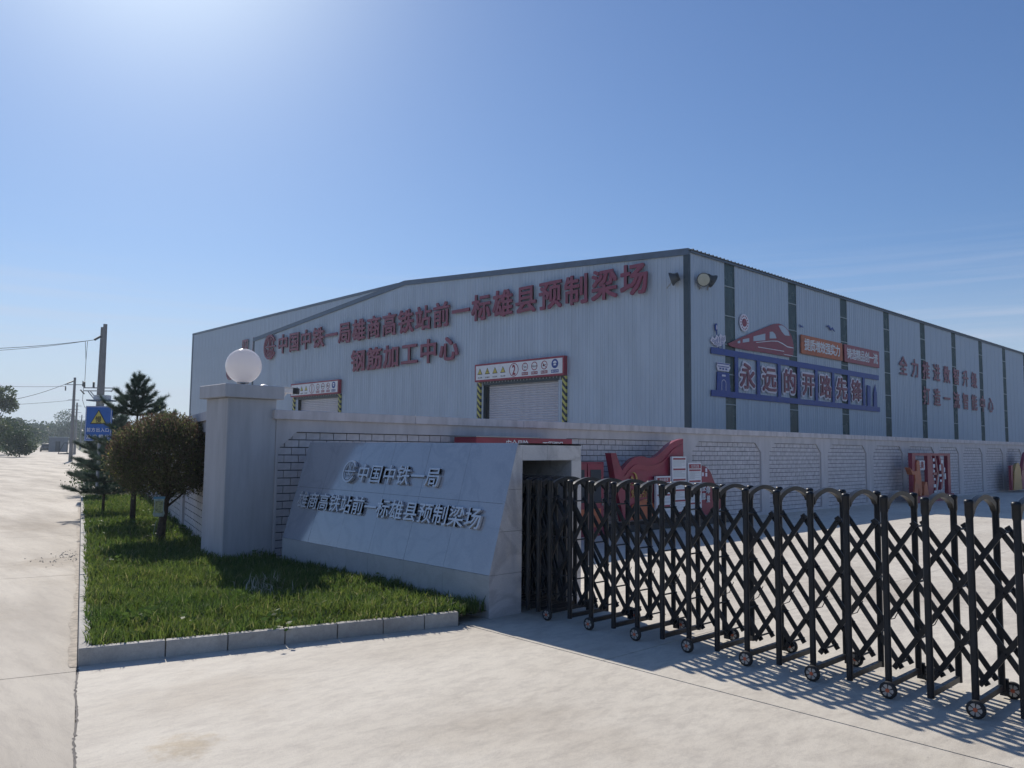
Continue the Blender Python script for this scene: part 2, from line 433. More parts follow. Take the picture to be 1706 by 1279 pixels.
M['marble'] = granite('marble_end', (0.58, 0.57, 0.58), 0.15, .22)

def hazard():
    m, N, L, B = nmat('hazard_stripes')
    B.inputs['Roughness'].default_value = .5
    tc = N.new('ShaderNodeTexCoord'); sp = N.new('ShaderNodeSeparateXYZ'); L.new(tc.outputs['Object'], sp.inputs[0])
    ad = N.new('ShaderNodeMath'); ad.operation = 'SUBTRACT'; L.new(sp.outputs['Z'], ad.inputs[0]); L.new(sp.outputs['Y'], ad.inputs[1])
    ad2 = N.new('ShaderNodeMath'); ad2.operation = 'MULTIPLY_ADD'; ad2.inputs[1].default_value = -1.0; ad2.inputs[2].default_value = 200
    L.new(sp.outputs['Y'], ad2.inputs[0])
    ad3 = N.new('ShaderNodeMath'); ad3.operation = 'ADD'; L.new(sp.outputs['Z'], ad3.inputs[0]); L.new(ad2.outputs[0], ad3.inputs[1])
    mo = N.new('ShaderNodeMath'); mo.operation = 'MODULO'; mo.inputs[1].default_value = 0.31; L.new(ad3.outputs[0], mo.inputs[0])
    gt = N.new('ShaderNodeMath'); gt.operation = 'GREATER_THAN'; gt.inputs[1].default_value = 0.155; L.new(mo.outputs[0], gt.inputs[0])
    mx = N.new('ShaderNodeMix'); mx.data_type = 'RGBA'; mx.inputs['A'].default_value = (.012, .02, .03, 1); mx.inputs['B'].default_value = (.5, .47, .12, 1)
    L.new(gt.outputs[0], mx.inputs['Factor']); L.new(mx.outputs['Result'], B.inputs['Base Color'])
    return m
M['hazard'] = hazard()

def glass_globe():
    m, N, L, B = nmat('opal_globe')
    B.inputs['Base Color'].default_value = (0.80, 0.78, 0.80, 1)
    B.inputs['Roughness'].default_value = 0.12
    B.inputs['Subsurface Weight'].default_value = 0.0
    t = N.new('ShaderNodeBsdfTranslucent'); t.inputs[0].default_value = (0.88, 0.86, 0.86, 1)
    ms = N.new('ShaderNodeMixShader'); ms.inputs[0].default_value = 0.5
    L.new(B.outputs[0], ms.inputs[1]); L.new(t.outputs[0], ms.inputs[2]); L.new(ms.outputs[0], N['Material Output'].inputs['Surface'])
    return m
M['globe'] = glass_globe()
M['lens'] = paint('lamp_glass', (0.45, 0.44, 0.36), 0.15)

# ------------------------------------------------------------------ lettering
GLY = {}
def glyph(ch, mat, bold=0.02, depth=0.03, res=2):
    key = (ch, mat.name, bold, depth)
    if key in GLY: return GLY[key]
    cu = bpy.data.curves.new('g', 'FONT')
    cu.body = ch; cu.size = 1.0; cu.extrude = depth / 2; cu.offset = 0; cu.resolution_u = res
    cu.align_x = 'LEFT'
    o = bpy.data.objects.new('g', cu); COL.objects.link(o)
    dg = bpy.context.evaluated_depsgraph_get()
    me = bpy.data.meshes.new_from_object(o.evaluated_get(dg))
    bpy.data.objects.remove(o); bpy.data.curves.remove(cu)
    n = len(me.vertices)
    co = np.empty(n * 3); me.vertices.foreach_get('co', co); co = co.reshape(-1, 3)
    if ord(ch[0]) > 0x2e80:       # square cell of a Chinese character
        cx, cy, s = CELL
        co[:, 0] = (co[:, 0] - cx) / s; co[:, 1] = (co[:, 1] - cy) / s
    else:
        mn, mx = co.min(0), co.max(0)
        co[:, 0] -= (mn[0] + mx[0]) / 2; co[:, 1] -= (mn[1] + mx[1]) / 2
        k = 1 / max(mx[1] - mn[1], 1e-3) if len(ch) == 1 else 1 / max(mx[0] - mn[0], 1e-3)
        co[:, :2] *= k
    co[:, 2] += depth / 2
    me.vertices.foreach_set('co', co.ravel()); me.update()
    if bold > 0:      # thicken the strokes with shifted copies, each a hair lower than the last
        fs = [tuple(p.vertices) for p in me.polygons]
        k = 8 if bold > .05 else 5
        V_, F_ = [], []
        for q in range(k):
            a = 2 * math.pi * (q + .5) / (k if k == 8 else 4)
            dx, dy = (0, 0) if (q == k - 1 and k == 5) else (bold * math.cos(a), bold * math.sin(a))
            b = len(V_); c2 = co.copy(); c2[:, 0] += dx; c2[:, 1] += dy
            c2[:, 2] = np.where(c2[:, 2] > depth * .5, c2[:, 2] - .0009 * q, c2[:, 2])
            V_ += [tuple(t) for t in c2]; F_ += [tuple(j + b for j in f) for f in fs]
        bpy.data.meshes.remove(me); me = bpy.data.meshes.new('character'); me.from_pydata(V_, [], F_); me.update()
    me.materials.clear(); me.materials.append(mat)
    me.name = 'character'
    GLY[key] = me
    return me
def _cell():
    cu = bpy.data.curves.new('g', 'FONT'); cu.body = '国'; cu.size = 1.0
    o = bpy.data.objects.new('g', cu); COL.objects.link(o)
    me = bpy.data.meshes.new_from_object(o.evaluated_get(bpy.context.evaluated_depsgraph_get()))
    bpy.data.objects.remove(o)
    co = np.array([v.co[:] for v in me.vertices]); mn, mx = co.min(0), co.max(0)
    print('CELL', mn, mx)
    return (mn[0] + mx[0]) / 2, (mn[1] + mx[1]) / 2, (mx[1] - mn[1]) * 1.0
CELL = _cell()

def put_char(ch, mat, Mx, w, h, parent, name='character', bold=.02, depth=.03, **kw):
    me = glyph(ch, mat, bold, depth)
    o = link(name, me, parent, **kw)
    o.matrix_basis = Mx @ Matrix.Diagonal((w, h, 1, 1))
    return o

def text_mesh_row(s, mat, M0, pitch, w, h, parent, name='lettering', bold=.01, depth=.01):
    """a row of small print joined into one mesh"""
    mb_v, mb_f = [], []
    for i, ch in enumerate(s):
        if ch == ' ': continue
        me = glyph(ch, mat, bold, depth)
        b = len(mb_v)
        off = (i - (len(s) - 1) / 2) * pitch
        for v in me.vertices:
            mb_v.append(M0 @ Vector((v.co.x * w + off, v.co.y * h, v.co.z)))
        for p in me.polygons: mb_f.append(tuple(j + b for j in p.vertices))
    me = bpy.data.meshes.new(name); me.from_pydata([tuple(v) for v in mb_v], [], mb_f); me.materials.append(mat)
    return link(name, me, parent)

def logo(Mx, r, mat, parent, t=.04, name='railway_emblem'):
    """open ring with a rail-section sign and meridian curves"""
    mb = MB()
    def arc(rx, ry, a0, a1, w, cx=0, cy=0, n=28):
        pts = []
        for i in range(n + 1):
            a = R_(a0 + (a1 - a0) * i / n); pts.append((cx + rx * math.cos(a), cy + ry * math.sin(a)))
        for i in range(n):
            (x0, y0), (x1, y1) = pts[i], pts[i + 1]
            dx, dy = x1 - x0, y1 - y0; l = math.hypot(dx, dy); nx, ny = -dy / l * w / 2, dx / l * w / 2
            mb.prism([(x0 + nx, y0 + ny), (x0 - nx, y0 - ny), (x1 - nx, y1 - ny), (x1 + nx, y1 + ny)][::1], 0, t, Mx)
    def rect(x0, y0, x1, y1): mb.prism([(x0, y0), (x1, y0), (x1, y1), (x0, y1)], 0, t, Mx)
    arc(.91 * r, .91 * r, 28, 332, .17 * r, n=36)
    arc(.62 * r, .72 * r, 100, 170, .09 * r, n=10); arc(.62 * r, .72 * r, 190, 262, .09 * r, n=10)
    arc(.62 * r, .72 * r, 10, 80, .09 * r, n=10); arc(.62 * r, .72 * r, 278, 350, .09 * r, n=10)
    rect(-.17 * r, .06 * r, -.07 * r, .8 * r); rect(.07 * r, .06 * r, .17 * r, .8 * r)
    rect(-.72 * r, -.04 * r, .98 * r, .07 * r)
    arc(.3 * r, .55 * r, 205, 335, .1 * r, cy=-.1 * r, n=10)
    rect(-.36 * r, -.3 * r, .36 * r, -.2 * r); rect(-.05 * r, -.75 * r, .05 * r, -.05 * r)
    return mb.build(name, mat, parent)

# ------------------------------------------------------------------ ground, road, yard
RD = Vector((0.2588, 0.9659, 0)).normalized()       # along the road
RN = Vector((RD.y, -RD.x, 0))                        # to the right of it

g = MB()
g.add([(-2500, -2500, -.03), (2500, -2500, -.03), (2500, 2500, -.03), (-2500, 2500, -.03)], [(0, 1, 2, 3)])
g.build('ground', M['field'], kind='structure')

K0 = Vector((1.76, 6.39, 0))     # outer foot of the kerb corner
def road_pt(s, n, z=0): return K0 + RD * s + RN * n + Vector((0, 0, z))
# road left of the kerb / jagged joint, in slabs with open joints
rd = empty('road', (0, 0, 0), kind='structure')
def jag(s): return 0.0
sl = [-9, -4.6, -0.12, 4.6, 9.4, 14.2, 19, 24, 29, 34, 39, 44, 50, 56, 62, 70, 80, 95, 110, 130, 150]
seglist = list(zip(sl[:-1], sl[1:]))
for i, (a, b) in enumerate(seglist):
    for (n0, n1) in ((-6.5, -0.003 if b < 24.5 else 2.2), (-13.0, -6.5)):
        gap = .006
        b_ = b - gap; n1_ = n1 - gap
        mb = MB()
        vs = [road_pt(a + gap, n0 + gap), road_pt(a + gap, n1_), road_pt(b_, n1_), road_pt(b_, n0 + gap)]
        vs2 = [v - Vector((0, 0, .02)) for v in vs]
        mb.add(vs + vs2, [(0, 1, 2, 3), (0, 4, 5, 1), (1, 5, 6, 2), (2, 6, 7, 3), (3, 7, 4, 0)])
        mb.build('slab', M['road'], rd)
# far carriageway climbing to the bridge
def ribbon(name, pts, w, mat, kind='structure', skirt=0):
    mb = MB(); vs = []; n = len(pts)
    for i, p in enumerate(pts):
        p = Vector(p); d = (Vector(pts[min(i + 1, n - 1)]) - Vector(pts[max(i - 1, 0)])); d.z = 0; d.normalize()
        r = Vector((d.y, -d.x, 0))
        ww = w[i] if hasattr(w, '__len__') else w
        if skirt:
            k = skirt * (max(p.z, 0) + .05) * 1.8
            q = p - r * (ww / 2 + k); q.z = -.025; q2 = p + r * (ww / 2 + k); q2.z = -.025
            vs += [q, p - r * ww / 2, p + r * ww / 2, q2]
        else: vs += [p - r * ww / 2, p + r * ww / 2]
    m = 4 if skirt else 2
    fs = []
    for i in range(n - 1):
        for k in range(m - 1):
            fs.append((i * m + k, i * m + k + 1, (i + 1) * m + k + 1, (i + 1) * m + k))
    mb.add(vs, fs)
    return mb.build(name, mat, kind=kind)
road_c = [road_pt(149.5, -6.2, .0), road_pt(190, -6.0, .1), road_pt(240, -6, .6), road_pt(300, -6, 1.8), road_pt(370, -6, 3.6), road_pt(450, -4, 5.6), road_pt(540, 4, 7.0), road_pt(650, 22, 7.4), road_pt(800, 60, 7.2)]
ribbon('embankment', [p - Vector((0, 0, .03)) for p in road_c], 13.5, M['field'], skirt=1)
ribbon('far_road', road_c, [13, 11, 9, 8, 7.5, 7.5, 7.5, 7.5, 7.5], M['road'])

# yard / forecourt concrete, right of the joint line
yd = empty('yard', (0, 0, 0), kind='structure')
ju = road_pt(-12, 0.0); jk = K0.copy()
# jagged construction joint between road and forecourt
n = 420; edge = []
for i in range(n + 1):
    s = -12 + 12 * i / n
    w = (.005 * math.sin(i * .17) + random.choice((0, 0, 1, -1, 1.6)) * random.uniform(0, .006)) * (1 if i < n else 0)
    edge.append(road_pt(s, .003 + w, .004))
KE = Vector((4.67, 5.62, 0))       # right end of front kerb
GX = 4.74                           # construction joint along the gate line
mb = MB()
poly = edge + [Vector((K0.x, K0.y, .004)), Vector((KE.x, KE.y, .004)), Vector((GX - .004, 5.68, .004)), Vector((GX - .004, -12, .004))]
mb.add(poly, [tuple(range(len(poly)))[::-1]])
mb.build('slab', M['yard'], yd)
mb = MB()
ed2 = [p + Vector((0, 0, -.0025)) for p in edge]
mb.add([p - RN * (.010 + random.uniform(0, .006)) for p in ed2] + [p + RN * .02 for p in ed2], [(i, i + 1, n + 2 + i, n + 1 + i) for i in range(n)])
mb.build('crack', M['joint'], yd)
# slabs inside the gate line
ys = [-12, -6.4, -1.2, 4.0, 10.36]
xs = [GX + .004, 9.2, 14.4, 19.8, 25.2, 31, 37, 44, 52, 62, 75, 90]
for i in range(len(xs) - 1):
    for j in range(len(ys) - 1):
        gp_ = .004
        x0, x1, y0, y1 = xs[i] + gp_, xs[i + 1] - gp_, ys[j] + gp_, ys[j + 1] - gp_
        m_ = MB().box(x0, y0, -.02, x1, y1, .004)
        m_.build('slab', M['yard'], yd)
MB().add([(K0.x - .5, -14, -.018), (92, -14, -.018), (92, 10.5, -.018), (K0.x - .5, 10.5, -.018)], [(0, 1, 2, 3)]).build('joint_bed', M['joint'], kind='structure')
# ground between wall and halls
MB().add([(4.9, 10.75, -.01), (150, 10.75, -.01), (150, 160, -.01), (45, 160, -.01)], [(0, 1, 2, 3)]).build('plant_yard', M['yard'], kind='structure')

# ------------------------------------------------------------------ kerb and lawn
kb = empty('kerb', K0, kind='structure')
kz = .125
stops = [0.0, .58, 1.03, 1.47, 1.9, 2.3, 2.68, 3.01]
kd = (KE - K0).normalized(); kn = Vector((-kd.y, kd.x, 0))
for i in range(len(stops) - 1):
    a, b = K0 + kd * (stops[i] + (.004 if i else .0)), K0 + kd * (stops[i + 1] - .004)
    t = .075
    if i == 0: a = a + kd * .075
    j = random.uniform(-.002, .002)
    MB().prism([(a.x, a.y), (b.x, b.y), (b.x + kn.x * t, b.y + kn.y * t), (a.x + kn.x * t, a.y + kn.y * t)], -.01, kz + j).build('kerb_stone', M['patch'], kb, bevel=.004)
s = -.0
L_ = 0
while L_ < 19.0:
    l = .74
    a, b = K0 + RD * (L_ + .004), K0 + RD * (L_ + l - .004); t = .085
    j = random.uniform(-.004, .004)
    MB().prism([(a.x, a.y), (a.x + RN.x * t, a.y + RN.y * t), (b.x + RN.x * t, b.y + RN.y * t), (b.x, b.y)], -.01, kz + .002 + j).build('kerb_stone', M['patch'], kb, bevel=.004)
    L_ += l
KFAR = K0 + RD * 19.24
# far return kerb of the lawn
t = .085
for i in range(5):
    a, b = KFAR + RN * (i * .74 + .09), KFAR + RN * (i * .74 + .82)
    MB().prism([(a.x, a.y), (b.x, b.y), (b.x + RD.x * t, b.y + RD.y * t), (a.x + RD.x * t, a.y + RD.y * t)], -.01, kz).build('kerb_stone', M['patch'], kb, bevel=.004)

# dust gathered along the foot of the long kerb, ragged outer edge
mb = MB(); A_, B_ = [], []
for i in range(240):
    s_ = i * .079; w_ = .045 + .016 * math.sin(s_ * 1.3) + .010 * math.sin(s_ * 4.7) + .006 * math.sin(s_ * 13)
    A_.append(road_pt(s_, -.0035, .0035)); B_.append(road_pt(s_, -.0035 - max(w_, .01), .0035))
mb.add(A_ + B_, [(240 + i, i, i + 1, 241 + i) for i in range(239)])
M['dust'] = paint('kerb_dust', (.42, .375, .315), .95, vary=.25, scale=14, bump=.5, bscale=120)
mb.build('dust', M['dust'], None, kind='stuff')
LWALL0 = Vector((4.68, 10.95, 0)); LW1 = LWALL0 + RD * 13.6
lawn_poly = [K0 + RN * .05 + RD * .05, KE + Vector((-.03, .05, 0)), Vector((5.1, 5.68, 0)), Vector((5.1, 10.4, 0)), Vector((4.8, 11.0, 0)), LW1 + RN * .05, KFAR + RN * 3.4, KFAR + RN * .05]
MB().add([(p.x, p.y, .075) for p in lawn_poly], [tuple(range(len(lawn_poly)))]).build('lawn_soil', M['soil'], kind='structure')

def inpoly(P, poly):
    x, y = P[:, 0], P[:, 1]; r = np.zeros(len(P), bool); n = len(poly)
    for i in range(n):
        x0, y0 = poly[i].x, poly[i].y; x1, y1 = poly[(i + 1) % n].x, poly[(i + 1) % n].y
        c = ((y0 > y) != (y1 > y)) & (x < (x1 - x0) * (y - y0) / ((y1 - y0) + 1e-12) + x0)
        r ^= c
    return r

def fast_mesh(name, V, nper, mat, F=None, parent=None, **kw):
    """V: (n,nper,3) polygons"""
    me = bpy.data.meshes.new(name)
    n = V.shape[0]
    if F is None: F = np.arange(n * nper).reshape(n, nper); 
    nl = F.size
    me.vertices.add(V.reshape(-1, 3).shape[0]); me.vertices.foreach_set('co', V.reshape(-1, 3).astype(np.float32).ravel())
    me.loops.add(nl); me.loops.foreach_set('vertex_index', F.astype(np.int32).ravel())
    k = F.shape[1]
    me.polygons.add(F.shape[0]); me.polygons.foreach_set('loop_start', np.arange(0, nl, k, dtype=np.int32)); me.polygons.foreach_set('loop_total', np.full(F.shape[0], k, dtype=np.int32))
    me.update(calc_edges=True)
    me.materials.append(mat)
    return link(name, me, parent, **kw)

def smooth_noise(P, sc_, seed):
    r = np.random.default_rng(seed); v = np.zeros(len(P))
    for k in range(6):
        a = r.uniform(0, 2 * np.pi); f = sc_ * (1 + .5 * k); ph = r.uniform(0, 6.28)
        v += np.sin(P[:, 0] * f * np.cos(a) + P[:, 1] * f * np.sin(a) + ph) / (1 + .4 * k)
    return v / 3.0

def grass(name, poly, n_try, dens_fn, h_fn, mat, base_z, wid=.0035, **kw):
    xs_ = [p.x for p in poly]; ys_ = [p.y for p in poly]
    P = np.column_stack([rng.uniform(min(xs_), max(xs_), n_try), rng.uniform(min(ys_), max(ys_), n_try)])
    P = P[inpoly(P, poly)]
    P = P[rng.uniform(0, 1, len(P)) < dens_fn(P)]
    n = len(P); h = h_fn(P) * rng.uniform(.55, 1.15, n)
    az = rng.uniform(0, 2 * np.pi, n) + .8 * smooth_noise(P, 2.5, 5)
    lean = rng.uniform(.1, .85, n)
    d = np.column_stack([np.cos(az), np.sin(az)])
    fa = rng.uniform(0, 2 * np.pi, n); w = wid * rng.uniform(.7, 1.5, n) * (1 + .06 * P[:, 1])
    s_ = np.column_stack([np.cos(fa), np.sin(fa), np.zeros(n)]) * w[:, None]
    b = np.column_stack([P, np.full(n, base_z)])
    m1 = b + np.column_stack([d * (lean * h * .22)[:, None], h * .55])
    t_ = b + np.column_stack([d * (lean * h * .85)[:, None], h * (1 - .38 * lean)])
    V = np.stack([b - s_, b + s_, m1 + s_ * .8, m1 - s_ * .8, t_], 1)
    idx = np.arange(n)[:, None] * 5
    F1 = idx + np.array([[0, 1, 2]]); F2 = idx + np.array([[0, 2, 3]]); F3 = idx + np.array([[3, 2, 4]])
    F = np.concatenate([F1, F2, F3])
    return fast_mesh(name, V, 5, mat, F, **kw)

M['grass'] = leafmat('grass_blades', [(0, (.06, .098, .032)), (.45, (.098, .152, .046)), (.8, (.14, .19, .06)), (.96, (.19, .20, .10)), (1, (.36, .34, .24))], trans=.45, tcol=(1.15, 1.15, .8), patch=1.6)
near = lambda P: np.clip(1.25 - (P[:, 1] - 5.5) / 7.5, .22, 1) * (.8 + .3 * smooth_noise(P, 3, 3))
hfun = lambda P: 0.145 + .05 * smooth_noise(P, 4.0, 11) + .035 * smooth_noise(P, 11.0, 12)
grass('lawn_grass', lawn_poly, 620000, near, hfun, M['grass'], .07, wid=.0036, kind='stuff')
# taller ragged tufts near the sign wall
M['drygrass'] = leafmat('dry_grass', [(0, (.22, .2, .12)), (1, (.6, .58, .48))], trans=.3)
tp = [Vector((3.55, 7.35, 0)), Vector((4.1, 7.3, 0)), Vector((4.15, 8.1, 0)), Vector((3.75, 8.3, 0))]
grass('dry_grass', tp, 420, lambda P: np.clip(.25 + .6 * smooth_noise(P, 9, 31), 0, 1), lambda P: np.full(len(P), .2), M['drygrass'], .07, wid=.004, kind='stuff')
# broad-leaved weeds in the lawn
M['weed'] = leafmat('weed_leaves', [(0, (.05, .10, .02)), (1, (.13, .2, .05))], trans=.4)
def weeds(n, poly, name):
    Ps = []
    xs_ = [p.x for p in poly]; ys_ = [p.y for p in poly]
    C = np.column_stack([rng.uniform(min(xs_), max(xs_), n), rng.uniform(min(ys_), max(ys_), n)]); C = C[inpoly(C, poly)]
    V = []
    for c in C:
        for k in range(14):
            a = rng.uniform(0, 6.28); r = rng.uniform(.02, .13); z = rng.uniform(.1, .24)
            p = np.array([c[0] + r * math.cos(a), c[1] + r * math.sin(a), z]); u = rng.normal(size=3); u[2] *= .35; u /= np.linalg.norm(u)
            v = np.cross(u, rng.normal(size=3)); v /= np.linalg.norm(v); l = rng.uniform(.018, .035)
            V.append([p - u * l, p + v * l * .55, p + u * l, p - v * l * .55])
    return fast_mesh(name, np.array(V), 4, M['weed'], kind='stuff')
weeds(150, [p for p in lawn_poly], 'lawn_weeds')
#PART2

# ================================================================== HALL ONE
HX, HY, HW, HE, HR, HL = 26.2, 17.73, 38.05, 9.49, 11.0, 72.0
hall = empty('steel_hall', (HX, HY, 0), label='long pale steel hall with red gable lettering, two numbered shutter doors and blue railway mural', cat='hall')
ymid = HY + HW / 2
ztop = lambda y: HE + (HR - HE) * (1 - abs(y - ymid) / (HW / 2))
UPZ = (0, 0, 1)
GM = lambda y, z, off=0.0: frame((HX - off, y, z), (0, -1, 0), UPZ)
SM = lambda x, z, off=0.0: frame((x, HY - off, z), (1, 0, 0), UPZ)

# dark shell added behind the cladding to block light leaks
sh = MB()
e = .12; ex = .45
sh.add([(HX + ex, HY + e, 0), (HX + ex, HY + HW - e, 0), (HX + ex, HY + HW - e, HE - .1), (HX + ex, ymid, HR - .12), (HX + ex, HY + e, HE - .1),
        (HX + HL, HY + e, 0), (HX + HL, HY + HW - e, 0), (HX + HL, HY + HW - e, HE - .1), (HX + HL, ymid, HR - .12), (HX + HL, HY + e, HE - .1)],
       [(0, 4, 3, 2, 1), (5, 6, 7, 8, 9), (0, 5, 9, 4), (1, 2, 7, 6), (4, 9, 8, 3), (3, 8, 7, 2)])
sh.build('inner_shell', M['dark'], hall)

def rib_profile(w, nr, d=.022):
    """plan profile of a ribbed sheet: (along, outwards)"""
    p = [(0, 0)]
    for k in range(nr):
        c = w * (k + .5) / nr
        p += [(c - .035, 0), (c - .018, d), (c + .018, d), (c + .035, 0)]
        if k < nr - 1:
            q = w * (k + 1) / nr
            p += [(q - .01, 0), (q, .008), (q + .01, 0)]
    p += [(w - .012, 0), (w - .008, .012), (w, .012)]
    return p
DOORS = [(24.13, 30.23), (43.24, 49.35)]
pw = .86; npan = int(round((HW - .2) / pw)); pw = (HW - .2) / npan
prof = rib_profile(pw, 4)
for i in range(npan):
    y0 = HY + .1 + i * pw
    mb = MB(); vs = []
    zb = 0
    for (a, b) in DOORS:
        if y0 + pw / 2 > a + .35 and y0 + pw / 2 < b - .35: zb = 4.82
    jit = random.uniform(0, .003)
    for (a, d) in prof:
        y = y0 + a
        vs += [(HX - d - jit, y, zb), (HX - d - jit, y, ztop(y) - .05)]
    fs = [(2 * k, 2 * k + 1, 2 * k + 3, 2 * k + 2) for k in range(len(prof) - 1)]
    mb.add(vs, fs)
    mb.build('wall_panel', M['sheet'], hall)

# side wall: skylight strips every 5.42 m
side0 = HX + .06
SP = [28.80 + 5.42 * k for k in range(13)]
pan_cache = {}
def side_panel(x0, w):
    key = round(w, 3)
    if key not in pan_cache:
        pr = rib_profile(w, 4, .018); vs = []
        for (a, d) in pr: vs += [(a, -d, 0), (a, -d, HE - .03)]
        mb = MB().add(vs, [(2 * k, 2 * k + 2, 2 * k + 3, 2 * k + 1) for k in range(len(pr) - 1)])
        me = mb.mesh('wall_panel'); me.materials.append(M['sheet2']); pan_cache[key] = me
    o = link('wall_panel', pan_cache[key], hall)
    o.matrix_basis = Matrix.Translation((x0, HY - random.uniform(0, .003), 0))
cur = side0
for k, x in enumerate(SP):
    n_ = max(1, int(round((x - cur) / .92))); w = (x - cur) / n_
    for q in range(n_): side_panel(cur + q * w, w)
    # strip
    pr = []
    for j in range(9): pr += [(j * .1 - .02, 0), (j * .1, .02), (j * .1 + .02, 0)]
    pr = [(min(max(a, 0), .8), d) for a, d in pr]
    vs = []
    for (a, d) in pr: vs += [(x + a, HY + .035 - d, 0), (x + a, HY + .035 - d, HE - .04)]
    st = MB().add(vs, [(2 * q, 2 * q + 2, 2 * q + 3, 2 * q + 1) for q in range(len(pr) - 1)]).build('skylight_strip', M['frp'], hall)
    for z in (3.5, 4.75, 6.0, 7.2, 8.45):
        MB().box(x + .01, HY - .012, z - .02, x + .79, HY + .018, z + .02).build('rail', M['rail'], st)
    cur = x + .8

# trims and roof
mb = MB()
for (ya, yb) in ((HY - .05, ymid), (ymid, HY + HW + .05)):
    za, zb = ztop(ya), ztop(yb)
    mb = MB()
    mb.add([(HX - .09, ya, za - .2), (HX - .09, yb, zb - .2), (HX - .09, yb, zb + .06), (HX - .09, ya, za + .06),
            (HX + .05, ya, za - .2), (HX + .05, yb, zb - .2), (HX + .05, yb, zb + .06), (HX + .05, ya, za + .06)],
           [(0, 3, 2, 1), (4, 5, 6, 7), (0, 1, 5, 4), (3, 7, 6, 2), (0, 4, 7, 3), (1, 2, 6, 5)])
    mb.build('gable_trim', M['trim'], hall)
MB().box(HX - .06, HY - .06, 0, HX + .06, HY + .19, HE - .19).build('corner_trim', M['trimdk'], hall)
MB().box(HX - .05, HY + HW - .12, 0, HX + .1, HY + HW + .05, HE - .19).build('corner_trim', M['trimdk'], hall)
rp = []
x = HX - .06
while x < HX + HL:
    rp += [(x, 0), (x + .16, 0), (x + .19, .05), (x + .23, .05), (x + .26, 0)]; x += .28
vs = []
for (a, d) in rp: vs += [(a, HY - .16, HE - .0 + d), (a, ymid, HR + .07 + d), (a, HY + HW + .16, HE + d)]
mb = MB().add(vs, [(3 * q, 3 * q + 3, 3 * q + 4, 3 * q + 1) for q in range(len(rp) - 1)] + [(3 * q + 1, 3 * q + 4, 3 * q + 5, 3 * q + 2) for q in range(len(rp) - 1)])
mb.build('roof', M['roof'], hall)
MB().box(HX + .06, HY - .10, HE - .09, HX + HL, HY - .035, HE - .02).build('eave_trim', M['trim'], hall)

